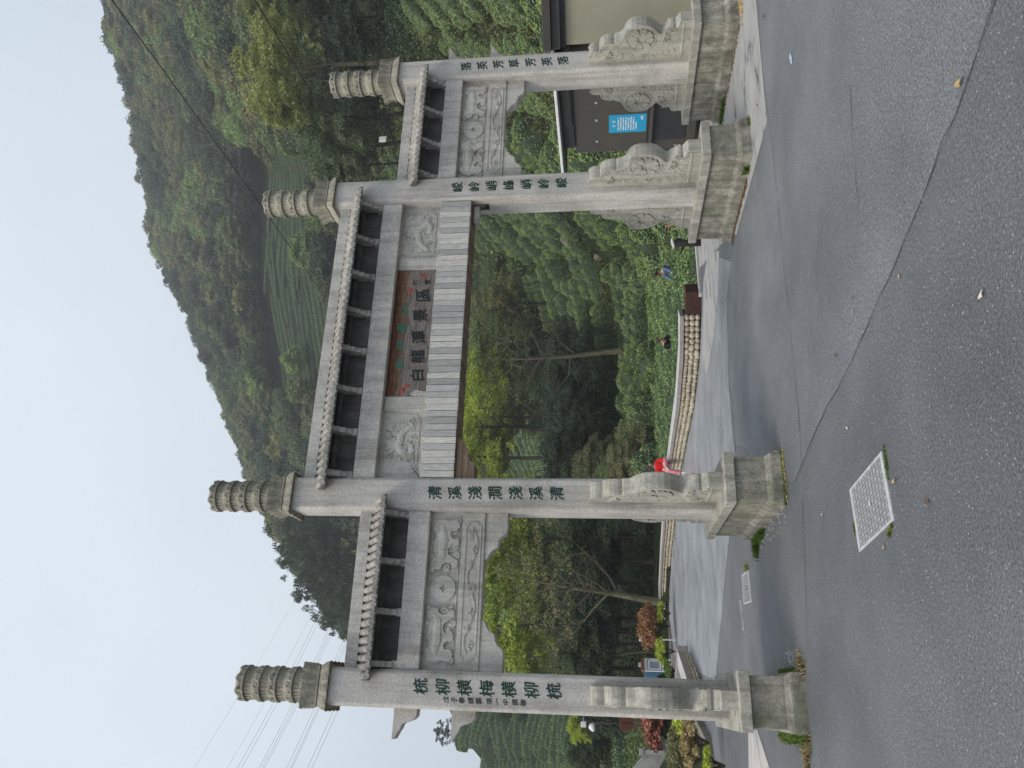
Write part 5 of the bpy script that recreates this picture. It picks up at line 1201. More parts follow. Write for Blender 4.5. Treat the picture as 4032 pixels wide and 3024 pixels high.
# notice
pts = [on_x(px, py, 6.93) for px, py in ((2398, 520), (2543, 518), (2543, 449), (2398, 456))]
ys = [p[1]-1.9 for p in pts]; zs = [p[2] for p in pts]; ya, yb, za, zb = min(ys), max(ys), min(zs), max(zs)
nt_ = MB().box(-.062, -.0565, ya, yb, za, zb).build('notice', M['blue'], hut)
def htext(ch, s, y, z):
    me = textmesh(ch, s, M['white'], .001, .02)
    if me: me.name = 'character'; o = inst(me, 'character', nt_, (-.0635, y, z), (0, 0, math.radians(-90)))
W__ = yb-ya; H__ = zb-za
htext('公', W__*.13, ya+W__*.60, zb-H__*.13); htext('告', W__*.13, ya+W__*.36, zb-H__*.13)
for k in range(8):
    x_ = .86-.0*k; l_ = [.70, .74, .72, .74, .70, .74, .72, .45][k]; mb = MB(); zz = zb-H__*(.25+k*.068); a = ya+W__*.87; n_c = int(l_*22)
    for q in range(n_c):
        if (q+k*3) % 9 == 4: continue
        mb.box(-.0632, -.0622, a-W__*l_*(q+.85)/n_c, a-W__*l_*(q+.15)/n_c, zz-H__*.018, zz+H__*.018)
    tag(mb.build('text_line', M['white'], nt_), kind='stuff')
for k, l_ in enumerate((.2, .24)):
    zz = zb-H__*(.86+k*.04); MB().box(-.0632, -.0622, ya+W__*.1, ya+W__*(.1+l_), zz-.008, zz+.008).build('text_line', M['white'], nt_)
# beige sheet wall with dark eave bars beside it
p0 = np.array((7.25, 1.75)); p1 = np.array((11.2, -1.75)); dv = p1-p0; Lw = np.linalg.norm(dv); an = math.atan2(dv[1], dv[0])
ex = tag(empty('beige_extension', (p0[0], p0[1], 0), an), 'flat beige sheet wall under dark eave bars at the right edge', 'building')
MB().box(0, Lw, .02, 2.5, -.05, 2.80).build('wall', M['hut_beige'], ex)
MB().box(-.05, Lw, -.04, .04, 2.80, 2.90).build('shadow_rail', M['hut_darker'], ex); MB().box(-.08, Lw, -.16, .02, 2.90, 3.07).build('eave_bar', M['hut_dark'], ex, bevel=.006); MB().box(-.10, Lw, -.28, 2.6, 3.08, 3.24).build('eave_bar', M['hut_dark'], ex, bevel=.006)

# ---- pavement fittings
def cover(corners, label, cat, border, grid, name):
    C = [np.array(c) for c in corners]; o0 = sum(C)/4; e = tag(empty(name, tuple(o0)), label, cat)
    def P_(u_, w_): return (C[0]*(1-u_)*(1-w_)+C[1]*u_*(1-w_)+C[2]*u_*w_+C[3]*(1-u_)*w_)-o0
    mb = MB()
    def quad(mb, u0, u1, w0, w1, z0, z1):
        b = [P_(u0, w0), P_(u1, w0), P_(u1, w1), P_(u0, w1)]; vs = [(q[0], q[1], q[2]+z0) for q in b]+[(q[0], q[1], q[2]+z1) for q in b]
        fs = [(4, 5, 6, 7), (0, 1, 5, 4), (1, 2, 6, 5), (2, 3, 7, 6), (3, 0, 4, 7)]
        n_ = np.cross(b[1]-b[0], b[2]-b[1]); mb.add(vs, fs if n_[2] > 0 else [f[::-1] for f in fs])
    bu, bw = border
    for a in ((0, 1, 0, bw), (0, 1, 1-bw, 1), (0, bu, bw, 1-bw), (1-bu, 1, bw, 1-bw)): quad(mb, *a, .001, .011)
    mb.build('frame', M['steel_cover'], e)
    mb = MB(); quad(mb, bu, 1-bu, bw, 1-bw, .001, .006); mb.build('plate', M['cover_field'], e)
    mb = MB(); nu, nw = grid
    for i in range(nu):
        for j in range(nw):
            cu = bu+(1-2*bu)*(i+.5)/nu; cw_ = bw+(1-2*bw)*(j+.5)/nw; du = (1-2*bu)/nu*.40; dw = (1-2*bw)/nw*.36
            if abs(cu-.5) < .05 and abs(cw_-.5) < .06: continue
            if (i+j) % 2:
                for s in (-.66, 0, .66): quad(mb, cu-du, cu+du, cw_+s*dw-dw*.14, cw_+s*dw+dw*.14, .006, .0095)
            else:
                for s in (-.55, .55):
                    for a in ((-.9, -.72), (.72, .9)): quad(mb, cu+a[0]*du, cu+a[1]*du, cw_+(s-.38)*dw, cw_+(s+.38)*dw, .006, .0095)
                    for a in (-.38, .28): quad(mb, cu-.9*du, cu+.9*du, cw_+(s+a)*dw, cw_+(s+a+.1)*dw, .006, .0095)
    tag(mb.build('tread_pattern', M['steel_cover'], e), kind='stuff')
    mb = MB(); quad(mb, .47, .53, .485, .515, .0095, .013); mb.build('lifting_eye', M['white'], e)
gp3 = lambda px, py: on_ground(px, py)
cover([gp3(3250+680/3.0175, 1700+230/3.0175), gp3(3250+828/3.0175, 1700+1045/3.0175), gp3(3250+415/3.0175, 1700+1430/3.0175), gp3(3250+300/3.0175, 1700+690/3.0175)], 'large square galvanised access cover with embossed tread in the foreground asphalt', 'access cover', (.035, .06), (15, 11), 'access_cover')
cover([gp3(2922, 2265), gp3(2950, 2243), gp3(2962, 2370), gp3(2931, 2380)], 'small rectangular drain cover between the two left pillars', 'drain cover', (.05, .04), (3, 12), 'drain_cover')
cover([gp3(2913, 2364), gp3(2921, 2364), gp3(2933, 2481), gp3(2927, 2482)], 'narrow slotted drain strip between the two left pillars', 'drain grate', (.05, .02), (1, 10), 'drain_grate')
sheet('marble_strip', [gp(2948, 2886), gp(2982, 2870), gp(3037, 3040), gp(2950, 3060)], M['pink_strip'], .006)
for k in range(3): ribbon('strip_groove', [gp(2957+k*10, 2880-k*2), gp(2962+k*20, 3040)], .008, M['coping'], .010)
# red round lid leaning on the second plinth
g = gp3(3078, 1802); e = tag(empty('red_rimmed_dish', (g[0], g[1], g[2])), 'small round lid, cream face and dark red rim, leaning on the second plinth', 'lid'); 
me = MB().lathe([(.0, 0), (.062, 0), (.066, .012), (.066, .02)], 24).lathe([(.066, .02), (.0, .021)], 24); o = MB().lathe([(.066, .0), (.069, .01), (.066, .022)], 24).build('rim', M['brown'], e, True)
o2 = MB().lathe([(.060, .012), (.060, .024)], 24).build('face', simple('cream_face', (.75, .55, .38), .5, .08, 20), e)
e.rotation_euler = (math.radians(68), 0, math.radians(15)); e.location = (g[0]+.02, g[1]+.01, .066)
# fallen leaves, litter
lf = [(3790, 325, .075, 'leaf_dead', 'curled tan leaf on the foreground asphalt, the largest fallen leaf'), (3875, 1160, .055, 'straw', 'pale cream leaf in the foreground near the bottom edge'), (3297, 1400, .05, 'leaf_brown', 'dark brown leaf beside the long asphalt joint'), (3363, 1227, .035, 'leaf_dead', 'small tan leaf left of the cream one'),
      (3547, 1090, .035, 'leaf_dead', 'tiny yellow leaf on the open asphalt'), (3362, 1175, .03, 'leaf_brown', 'tiny brown leaf close to the small tan leaf'), (3528, 1893, .05, 'leaf_dead', 'pale leaf at the near edge of the large access cover'), (3660, 1978, .05, 'leaf_brown', 'dark green-brown leaf beyond the access cover'), (3485, 2155, .04, 'leaf_dead', 'curled leaf by the far corner of the access cover'),
      (3242, 2028, .04, 'straw', 'pale leaf between the second pedestal and the access cover'), (3342, 1686, .035, 'straw', 'pale leaf above the access cover on plain asphalt'), (2882, 1625, .04, 'leaf_dead', 'yellow leaf lying on the joint of the lane'), (2925, 2175, .03, 'straw', 'pale fleck of leaf near the drain cover'), (2940, 2515, .03, 'straw', 'pale fleck of leaf past the drain strip'),
      (3012, 63, .05, 'leaf_brown', 'black leaf in front of the end pedestal'), (2986, 413, .04, 'leaf_brown', 'dark leaf on the worn concrete before the end pedestal'), (2991, 735, .03, 'leaf_brown', 'dark leaf near the foot of the third plinth'), (2717, 2645, .04, 'leaf_brown', 'dark red leaf near the planter wall')]
for px, py, s, mk, lab in lf:
    g = gp3(px, py); mb = MB(); pr = [(-1, 0), (-.55, .38), (0, .5), (.6, .32), (1.1, 0), (.6, -.34), (0, -.48), (-.5, -.4)]
    vs = [(a*s*.6, b_*s*.6, .006+.25*s*abs(a)*random.uniform(.6, 1.4)+.2*s*abs(b_)) for a, b_ in pr]+[(0, 0, .008)]; mb.add(vs, [(8, i, (i+1) % 8) for i in range(8)]); 
    o = mb.build('fallen_leaf', leafm('l', [(.16, .10, .05), (.16, .10, .05)]) if False else M['leaf_dead' if mk == 'straw' else mk], None, loc=(g[0], g[1], g[2]+.004)); o.rotation_euler = (0, 0, random.uniform(0, 6)); tag(o, lab, 'leaf')
    if mk == 'straw': o.data.materials[0] = M['pale_leaf'] if 'pale_leaf' in M else M.setdefault('pale_leaf', simple('pale_leaf', (.62, .58, .42), .7, .15, 10))
g = gp3(3119, 230); mb = MB(); mb.ico((0, 0, .012), (.07, .03, .014), 2, .5); o = mb.build('plastic_scrap', M['blue_bag'], None, loc=tuple(g)); tag(o, 'crumpled pale blue plastic scrap on the road before the end pedestal', 'litter')
# grass, moss and litter gathered at the feet of the pedestals
def tufts(path, n, h, mk, nm, lab, spread=.05, flatk=1.0):
    P = [np.array(p[:2]) for p in path]; vs = []; fs = []
    for _ in range(n):
        k = random.randrange(len(P)-1); t = random.random(); c_ = P[k]*(1-t)+P[k+1]*t+RNG.normal(0, spread, 2); z = gz(c_[1]); hh = h*random.uniform(.4, 1.2); a = random.uniform(0, 6.28); w = .004+.003*random.random(); l_ = random.uniform(.2, 1.2)*hh
        d = np.array((math.cos(a), math.sin(a))); b0 = len(vs); s_ = np.array((-d[1], d[0]))*w
        vs += [(c_[0]-s_[0], c_[1]-s_[1], z), (c_[0]+s_[0], c_[1]+s_[1], z), (c_[0]+d[0]*l_*.5+s_[0], c_[1]+d[1]*l_*.5+s_[1], z+hh*.7*flatk), (c_[0]+d[0]*l_*.5-s_[0], c_[1]+d[1]*l_*.5-s_[1], z+hh*.7*flatk), (c_[0]+d[0]*l_, c_[1]+d[1]*l_, z+hh*flatk*.9)]
        fs += [(b0, b0+1, b0+2, b0+3), (b0+3, b0+2, b0+4)]
    me = bpy.data.meshes.new(nm); me.from_pydata(vs, [], fs); me.materials.append(M[mk]); me.update(); o = bpy.data.objects.new(nm, me); link(o); tag(o, lab, kind='stuff')
tufts([(PX[0]-.33, -1.1), (PX[0]-.34, .2)], 900, .09, 'grass', 'grass', 'green grass along the open side of the outer plinth', .035)
tufts([(PX[0]-.36, -1.12), (PX[0]-.42, -.9), (PX[0]-.60, -.95), (PX[0]-.85, -.85)], 700, .10, 'straw', 'dry_grass', 'dry straw-like grass at the corner of the outer plinth', .06, .5)
tufts([(PX[0]+.33, -1.15), (PX[0]+.40, -1.0)], 260, .10, 'straw', 'dry_grass', 'dry grass wisps at the inner corner of the outer plinth', .06, .6)
tufts([(PX[0]+.33, -.9), (PX[0]+.33, .1)], 260, .05, 'grass', 'grass', 'grass along the inner side of the outer plinth', .02)
tufts([(PX[1]-.33, .3), (PX[1]-.35, .95), (PX[1]-.5, 1.0)], 700, .09, 'grass', 'grass', 'green grass at the rear corner of the second plinth', .05)
tufts([(PX[1]-.32, -1.13), (PX[1]-.1, -1.15), (PX[1]+.3, -1.15)], 220, .04, 'moss_grass' if 'moss_grass' in M else 'grass', 'grass', 'low grass along the front of the second plinth', .02)
tufts([(PX[2]-.32, -.75), (PX[2]-.33, -.85)], 120, .12, 'grass', 'leafy_weed', 'leafy weed growing at the foot of the third plinth', .02)
tufts([(PX[2]+.2, -1.15), (PX[2]+.32, -1.1), (PX[2]+.33, -.9)], 300, .05, 'grass', 'grass', 'grass at the inner corner of the third plinth', .02)
tufts([(PX[3]-.32, .5), (PX[3]-.33, 1.1)], 400, .08, 'grass', 'grass', 'bright grass between the two right plinths', .03)
tufts([(3250/1000*-1, -4.0), (-3.25, -4.0)], 1, .01, 'grass', 'grass', 'speck of grass by the cover', .01)
for (a, b_) in ((gp(3482, 1760), gp(3500, 1880)), (gp(3515, 2070), gp(3500, 2110)), (gp(3365, 2060), gp(3372, 2100))): tufts([a, b_], 90, .018, 'grass', 'moss', 'moss at the edge of the large access cover', .012)
for (a, b_) in ((gp(2948, 2238), gp(2940, 2232)),): tufts([a, b_, gp(2940, 2225)], 60, .05, 'grass', 'grass', 'grass tuft at the end of the drain cover', .03)
def crumbs(path, n, s, mk, nm, lab, spread=.05):
    P = [np.array(p[:2]) for p in path]; mb = MB()
    for _ in range(n):
        k = random.randrange(len(P)-1); t = random.random(); c_ = P[k]*(1-t)+P[k+1]*t+RNG.normal(0, spread, 2); r = s*random.uniform(.4, 1.3)
        z = gz(c_[1])+.005; a = random.uniform(0, 3); dx, dy = math.cos(a)*r, math.sin(a)*r
        mb.add([(c_[0]-dx, c_[1]-dy, z), (c_[0]+dy*.6, c_[1]-dx*.6, z+r*.5), (c_[0]+dx, c_[1]+dy, z+.002), (c_[0]-dy*.6, c_[1]+dx*.6, z+r*.3)], [(0, 1, 2), (0, 2, 3), (0, 1, 3)])
    tag(mb.build(nm, M[mk]), lab, kind='stuff')
crumbs([(PX[1]-.40, -1.0), (PX[1]-.42, .9)], 120, .013, 'white', 'gravel', 'white chippings beside the second plinth', .09)
crumbs([(PX[0]+.45, -.9), (PX[0]+.5, -.3)], 60, .014, 'white', 'gravel', 'white chippings inside the outer plinth', .07)
crumbs([(PX[2]-.36, -.6), (PX[2]-.36, 1.05)], 420, .026, 'leaf_brown', 'leaf_litter', 'brown leaf litter heaped along the third plinth', .035)
crumbs([(PX[3]-.36, -1.1), (PX[3]-.36, .9)], 300, .02, 'leaf_brown', 'leaf_litter', 'brown leaf litter along the end plinth', .05)
crumbs([(PX[3]-.40, -1.3), (PX[3]+.6, -1.25)], 200, .03, 'leaf_dead', 'leaf_litter', 'tan leaf litter before the end plinth', .07)
crumbs([(PX[1]-.3, -1.17), (PX[1]+.32, -1.17)], 120, .02, 'leaf_dead', 'leaf_litter', 'dry litter before the second plinth', .02)
crumbs([gp(2700, 1700), gp(2690, 1800), gp(2668, 2050), gp(2652, 2200)], 260, .03, 'leaf_brown', 'leaf_litter', 'leaf litter along the foot of the cobble wall', .12)

# ================================================================== SHRUBS, SIGNS AND LAMPS BEYOND THE LANE
def bush(px, py, r, w, h, mk, label, name='shrub', size=.05, n=46, lower=None):
    p = at_dist(px, py, r); e = tag(empty(name, tuple(p)), label, 'shrub')
    P, N = crown_pts(n, 110, (w*.42, w*.42, h*.36), w*.16, flat=.8, hollow=.3); P[:, 2] += h*.55; P = P[P[:, 2] > 0]; N = N[:len(P)]
    leaf_object('foliage', P, N, np.full(len(P), size), M[mk], e)
    mb = MB()
    for k in range(6): a = k*1.05; mb.tube([(0, 0, -.1), (math.cos(a)*w*.12, math.sin(a)*w*.12, h*.3), (math.cos(a)*w*.3, math.sin(a)*w*.3, h*.7)], [.02, .014, .005], 5)
    mb.build('stems', M['bark'], e)
    if lower:
        P, N = crown_pts(14, 110, (w*.40, w*.40, h*.16), w*.13, flat=.7); P[:, 2] += h*.16; leaf_object('lower_foliage', P, N, np.full(len(P), size), M[lower], e)
    return e
bush(2630, 2465, 36, 2.0, 1.30, 'bush_orange', 'large rounded orange-leaved shrub at the end of the lane', size=.05, lower='tree_dark')
bush(2632, 2415, 35.5, .9, .5, 'tree_lime', 'low yellow-green shrub between the cobble wall and the orange shrub', size=.05, n=20)
bush(2650, 2565, 35, 1.1, .72, 'tree_lime', 'yellow-green shrub between the orange shrub and the white display cabinet', size=.05, n=26)
bush(2650, 2640, 33, .9, .30, 'grass', 'fringe of bright grass at the foot of the white display cabinet', size=.05, n=20)
bush(2660, 2868, 24, 1.15, .95, 'bush_red', 'coral red shrub on the bank left of the outer pillar', size=.045, lower='tree_dark')
bush(2735, 2905, 18, 1.1, .40, 'tree_lime', 'strip of bright green weeds below the sloping parapet', size=.04, n=30)
bush(2740, 2990, 18, 1.3, .5, 'tree_olive', 'tangled brown-green bramble at the lower left of the bank', size=.04, n=30)
bush(2770, 2925, 15.5, .9, .35, 'straw', 'dry twiggy scrub behind the kerb left of the outer pillar', size=.035, n=24)
bush(2826, 3015, 12.6, .5, .16, 'tree_lime', 'small clump of green weeds at the kerb in the lower left', size=.03, n=16)
# white display cabinet
p = on_ground(2651, 2622); s = math.hypot(p[0]-CAM_C[0], p[1]-CAM_C[1])/FPX; e = tag(empty('display_cabinet', tuple(p), -heading(p)+.25), 'white framed display cabinet with a small red-brown roof beyond the lane', 'display cabinet')
w = 44*s; h = 112*s
for a in (-.5, .46): MB().box(w*a, w*a+w*.06, -.05, .05, 0, h*.95).build('post', M['white'], e, bevel=.004)
MB().box(-w*.44, w*.46, -.04, .04, h*.24, h*.36).build('lower_panel', M['white'], e); MB().box(-w*.44, w*.46, -.04, .04, h*.84, h*.95).build('upper_panel', M['white'], e)
MB().box(-w*.44, w*.46, -.015, .03, h*.36, h*.84).build('glass', simple('cabinet_glass', (.25, .28, .33), .15, .2, 3, .6, bumps=0), e)
MB().box(-w*.36, w*.38, -.045, -.016, h*.40, h*.44).box(-w*.36, w*.38, -.045, -.016, h*.76, h*.80).box(-w*.36, -w*.28, -.045, -.016, h*.44, h*.76).box(w*.30, w*.38, -.045, -.016, h*.44, h*.76).build('frame', M['white'], e)
MB().prism([(-w*.58, h*.95), (w*.58, h*.95), (w*.42, h*1.04), (-w*.42, h*1.04)], (0, -.16, 0), (1, 0, 0), (0, 0, 1), (0, .32, 0)).build('roof', M['brown'], e)
MB().box(-w*.15, w*.15, -.06, .06, h*1.04, h*1.12).build('roof_cap', M['coping_top'], e)
MB().prism([(-w*.44, h*.10), (-w*.3, h*.02), (-w*.1, h*.13), (w*.1, h*.05), (w*.3, h*.16), (w*.46, h*.04), (w*.46, h*.24), (-w*.44, h*.24)], (0, -.02, 0), (1, 0, 0), (0, 0, 1), (0, .04, 0)).build('apron', M['white'], e)
p = on_ground(2651, 2664); e = tag(empty('information_panel', tuple(p), -heading(p)+.5), 'blue information panel on thin posts half hidden by the outer pillar', 'sign')
MB().box(-.28, .28, -.02, .02, .40, 1.35).build('panel', M['blue_panel'], e); 
for a in (-.31, .28): MB().box(a, a+.03, -.03, .03, 0, 1.42).build('post', M['steel'], e)
# white camera box on a bracket above the orange shrub
p = at_dist(2535, 2516, 37); e = tag(empty('camera_post', (p[0], p[1], gz(p[1]))), 'white box on a slim post with a triangular bracket behind the orange shrub', 'camera post'); zz = p[2]-gz(p[1])
MB().tube([(0, 0, 0), (0, 0, zz)], .035, 8).build('post', M['white'], e); MB().box(-.10, .10, -.1, .1, zz-.18, zz+.20).box(.0, .16, -.08, .08, zz-.04, zz+.12).build('box', M['white'], e, bevel=.02)
MB().tube([(0, 0, zz-.22), (-.30, 0, zz-.30), (-.30, 0, zz-.7), (0, 0, zz-.45)], .012, 6).build('bracket', M['steel'], e)
# round sign, seen from behind, and the white lamp
p = at_dist(2466, 2848, 25); gzz = terrain_z(p[0], p[1]); e = tag(empty('round_sign', (p[0], p[1], gzz), -heading(p)+.2), 'round red-brown sign on two posts just left of the outer pillar', 'sign'); zz = p[2]-gzz
MB().tube([(0, .02, zz), (0, -.02, zz)], .215, 28).build('disc', M['brown'], e); 
for a in (-.10, .06): MB().box(a, a+.05, -.06, -.022, 0, zz+.15).build('post', M['brown'], e)
for px, py, nm, lab in ((2330, 2862, 'street_lamp', 'white dome street lamp left of the outer pillar'), ):
    p = at_dist(px, py, 45); g_ = terrain_z(p[0], p[1]); zz = p[2]-g_; e = tag(empty(nm, (p[0], p[1], g_)), lab, 'street lamp')
    MB().tube([(.6, 0, 0), (.6, 0, zz+.45), (0, 0, zz+.40)], .035, 8).build('pole', M['steel'], e); MB().lathe([(.03, .16), (.12, .12), (.24, -.05), (.2, -.16), (.05, -.20)], 18, (0, 0, zz)).build('lamp_head', M['white'], e, True)
p = at_dist(2298, 2852, 44); g_ = terrain_z(p[0], p[1]); e = tag(empty('camera_post', (p[0], p[1], g_)), 'white camera box on a dark pole above the white dome lamp', 'camera post'); zz = p[2]-g_
MB().tube([(.1, 0, 0), (.1, 0, zz)], .03, 8).build('post', M['hut_dark'], e); MB().box(-.14, .14, -.15, .15, zz-.14, zz+.14).build('box', M['white'], e, bevel=.03)
# sloping parapet with a post
def poly_at(name, pts, r, th, m_, parent=None, lab=None, cat=None):
    Q = [at_dist(px, py, r) for px, py in pts]; c0 = Q[0]; d = np.array((math.sin(heading(c0)), math.cos(heading(c0)), 0)); mb = MB(); n = len(Q); vs = [q-c0 for q in Q]+[q-c0+d*th for q in Q]
    mb.add(vs, [tuple(range(n)), tuple(range(2*n-1, n-1, -1))]+[(i, n+i, n+(i+1) % n, (i+1) % n) for i in range(n)]); o = mb.build(name, m_, parent, loc=tuple(c0) if parent is None else None, bevel=.01); 
    bm = bmesh.new(); bm.from_mesh(o.data); bmesh.ops.recalc_face_normals(bm, faces=bm.faces); bm.to_mesh(o.data); bm.free()
    return tag(o, lab, cat), c0
par, c0 = poly_at('sloping_parapet', [(2566, 2936), (2662, 2888), (2674, 2900), (2640, 2950), (2600, 3020), (2560, 3090), (2440, 3090), (2491, 3024)], 24, .22, M['concrete'], None, 'grey concrete stair parapet climbing away at the lower left corner', 'parapet')
q0 = at_dist(2517, 2960, 23.9)-c0; q1 = at_dist(2615, 2960, 23.9)-c0
MB().box(q0[0]-.055, q0[0]+.055, q0[1]-.06, q0[1]+.05, q1[2], q0[2]).build('post', M['concrete'], par); MB().box(q0[0]-.09, q0[0]+.09, q0[1]-.09, q0[1]+.08, q0[2]-.11, q0[2]).build('post_cap', M['concrete'], par, bevel=.01)
# little hut with a cyan roof on the far slope, white box among the trees
p = terrain_at(352, 150); p = at_dist(1172, 360, 150); e = tag(empty('field_hut', (p[0], p[1], p[2]-1.2), -heading(p)), 'tiny white field hut with a cyan roof on the far slope', 'hut')
MB().box(-1.5, 1.5, -1, 1, 0, 1.5).build('wall', M['white'], e); MB().prism([(-1.9, 1.4), (1.9, 1.4), (1.5, 2.1), (-1.5, 2.1)], (0, -1.3, 0), (1, 0, 0), (0, 0, 1), (0, 2.6, 0)).build('roof', M['cyan'], e)
p = at_dist(1507, 548, 66); mb = MB().box(-.25, .25, -.04, .04, -.3, .3).box(-.17, .17, -.05, -.04, .03, .22).box(-.17, .17, -.05, -.04, -.22, -.03); o = mb.build('notice_board', M['white'], None, loc=tuple(p)); tag(o, 'small white board among the trees above the right tiled roof', 'sign')

# ================================================================== WIRES
def wire(name, pts, rad, m_, label, cat='cable', group=None, sag=0.0, n=24):
    P = [at_dist(*q) for q in pts]; out = []
    for a, b_ in zip(P[:-1], P[1:]):
        for k in range(n): t = k/n; q = a*(1-t)+b_*t; q = q-np.array((0, 0, sag*4*t*(1-t))); out.append(q)
    out.append(P[-1]); o = MB().tube([q-out[0] for q in out], rad, 5).build(name, m_, None, True, loc=tuple(out[0])); return tag(o, label, cat, group)
wire('overhead_cable', [(330, -150, 26), (1290, 1187, 48), (1400, 1335, 52)], .022, M['cable'], 'upper black overhead cable crossing the wooded hill', sag=.10)
wire('overhead_cable', [(905, -160, 24), (1421, 711, 40), (1600, 980, 46)], .022, M['cable'], 'lower black overhead cable passing behind the two right finials', sag=.08)
wire('thin_cable', [(960, -10, 26), (1199, 376, 36), (1300, 540, 40)], .007, M['cable'], 'thin wire slanting below the lower black cable')
wire('overhead_cable', [(1700, 1280, 70), (2029, 1876, 58), (2170, 2230, 50)], .022, M['cable'], 'black cable crossing in front of the lime trees inside the bays', sag=.1)
for k, (a, b_) in enumerate([((1166, 2339), (742, 3060)), ((1177, 2500), (874, 3060)), ((1207, 2500), (914, 3060)), ((1221, 2500), (931, 3060)), ((1277, 2500), (1000, 3060)), ((1287, 2500), (1012, 3060)), ((1296, 2500), (1022, 3060)), ((1352, 2500), (1112, 3060)), ((1364, 2500), (1126, 3060)), ((1372, 2500), (1133, 3060)), ((1430, 2500), (1194, 3060)), ((1446, 2500), (1211, 3060))]):
    t = -.35; a2 = (a[0]+(a[0]-b_[0])*.28, a[1]+(a[1]-b_[1])*.28)
    wire('power_line', [(a2[0], a2[1], 210), (b_[0], b_[1], 150)], .026 if k not in (0, 1) else .016, M['powerline'], 'thin grey power line in the open sky beyond the outer finial, %s' % ('topmost of all' if k == 0 else 'of the lower bundles' if k > 6 else 'of the upper bundles'), 'power line', 'power lines in the open sky', sag=.6)

# ================================================================== PEOPLE
def skin(name, verts, edges, rad, m_, parent, root=0, sub=1):
    me = bpy.data.meshes.new(name); me.from_pydata([tuple(v) for v in verts], edges, []); me.materials.append(m_); o = bpy.data.objects.new(name, me); link(o, parent)
    sk = o.modifiers.new('skin', 'SKIN'); sk.use_smooth_shade = True; me.skin_vertices or None
    if not me.skin_vertices: bm = bmesh.new(); bm.from_mesh(me); bm.verts.layers.skin.verify(); bm.to_mesh(me); bm.free()
    for i, r in enumerate(rad): me.skin_vertices[0].data[i].radius = (r, r) if not hasattr(r, '__len__') else r; me.skin_vertices[0].data[i].use_root = (i == root)
    ss = o.modifiers.new('sub', 'SUBSURF'); ss.levels = ss.render_levels = sub+1
    return o
def hand(parent, p, d, s=1, side=1):
    p = np.array(p); d = np.array(d, float); d /= np.linalg.norm(d); a = np.cross(d, (0, 0, 1)); a /= np.linalg.norm(a)+1e-9; up = np.cross(a, d); mb = MB()
    mb.tube([p-d*.02*s, p+d*.02*s, p+d*.06*s, p+d*.085*s], [.022*s, .034*s, .036*s, .028*s], 8, 0, True, up)
    for k, ln in enumerate((.062, .072, .066, .05)):
        b0 = p+d*.078*s+a*(k-1.5)*.017*s; mb.tube([b0, b0+d*ln*.55*s-up*.006*s, b0+d*ln*.8*s-up*.026*s, b0+d*ln*.8*s-up*.045*s], [.0095*s, .009*s, .008*s, .006*s], 6)
    b0 = p+d*.02*s-a*side*.03*s; mb.tube([b0, b0-a*side*.028*s+d*.022*s, b0-a*side*.03*s+d*.05*s], [.012*s, .0105*s, .008*s], 6)
    return mb.build('hand', M['skin'], parent, True)
def head_parts(parent, c, s, yaw, pitch=0, hairlen=.0):
    c = np.array(c); f = np.array((-math.sin(yaw)*math.cos(pitch), math.cos(yaw)*math.cos(pitch), math.sin(pitch))); r = np.cross(f, (0, 0, 1)); r /= np.linalg.norm(r); u = np.cross(r, f)
    L = lambda a, b_, z: tuple(c+r*a*s+f*b_*s+u*z*s)
    mb = MB(); nseg, nr = 16, 12; vs = []; fs = []
    for i in range(nr+1):
        th = math.pi*i/nr
        for j in range(nseg):
            ph = 2*math.pi*j/nseg; x_, y_, z_ = math.sin(th)*math.cos(ph), math.sin(th)*math.sin(ph), math.cos(th)
            w = .074*(1-.22*max(0, -z_)); dd = .092*(1-.08*max(0, -z_)); yy = y_*dd
            if y_ > .8 and -.25 < z_ < .25: yy += .006
            if y_ > .5 and .18 < z_ < .45: yy -= .005
            vs.append(L(x_*w, yy, z_*.112))
    fs = [(i*nseg+j, i*nseg+(j+1) % nseg, (i+1)*nseg+(j+1) % nseg, (i+1)*nseg+j) for i in range(nr) for j in range(nseg)]
    mb.add(vs, fs); mb.tube([L(0, .085, .02), L(0, .108, -.018), L(0, .088, -.03)], [.008*s, .014*s, .010*s], 6)
    for sd_ in (-1, 1): mb.tube([L(sd_*.072, -.002, .02), L(sd_*.082, -.008, .0), L(sd_*.074, -.0, -.03)], [.010*s, .014*s, .008*s], 6)
    h = mb.build('head', M['skin'], parent, True)
    fm = MB()
    for sd_ in (-1, 1): fm.ico(L(sd_*.028, .088, .012), (.010*s, .006*s, .006*s), 1)
    fm.build('eyes', M['hair'], h); fm = MB(); fm.tube([L(-.022, .086, -.055), L(0, .091, -.057), L(.022, .086, -.055)], [.004*s, .006*s, .004*s], 5); fm.build('mouth', M['brown'], h)
    hb = MB(); vs = []
    for i in range(9):
        th = math.pi*.62*i/8
        for j in range(18):
            ph = 2*math.pi*j/18; x_, y_, z_ = math.sin(th)*math.cos(ph), math.sin(th)*math.sin(ph), math.cos(th)
            lim = 1.0
            if y_ > .35 and th > math.pi*.33: lim = .90
            vs.append(L(x_*.086*lim, y_*.102*lim-.010, z_*.120+.008-(hairlen if (i == 8 and y_ < .3) else 0)))
    hb.add(vs, [(i*18+j, i*18+(j+1) % 18, (i+1)*18+(j+1) % 18, (i+1)*18+j) for i in range(8) for j in range(18)]).ico(L(0, -.115, .0-hairlen*.3), .045*s, 2); hb.build('hair', M['hair'], parent, True)
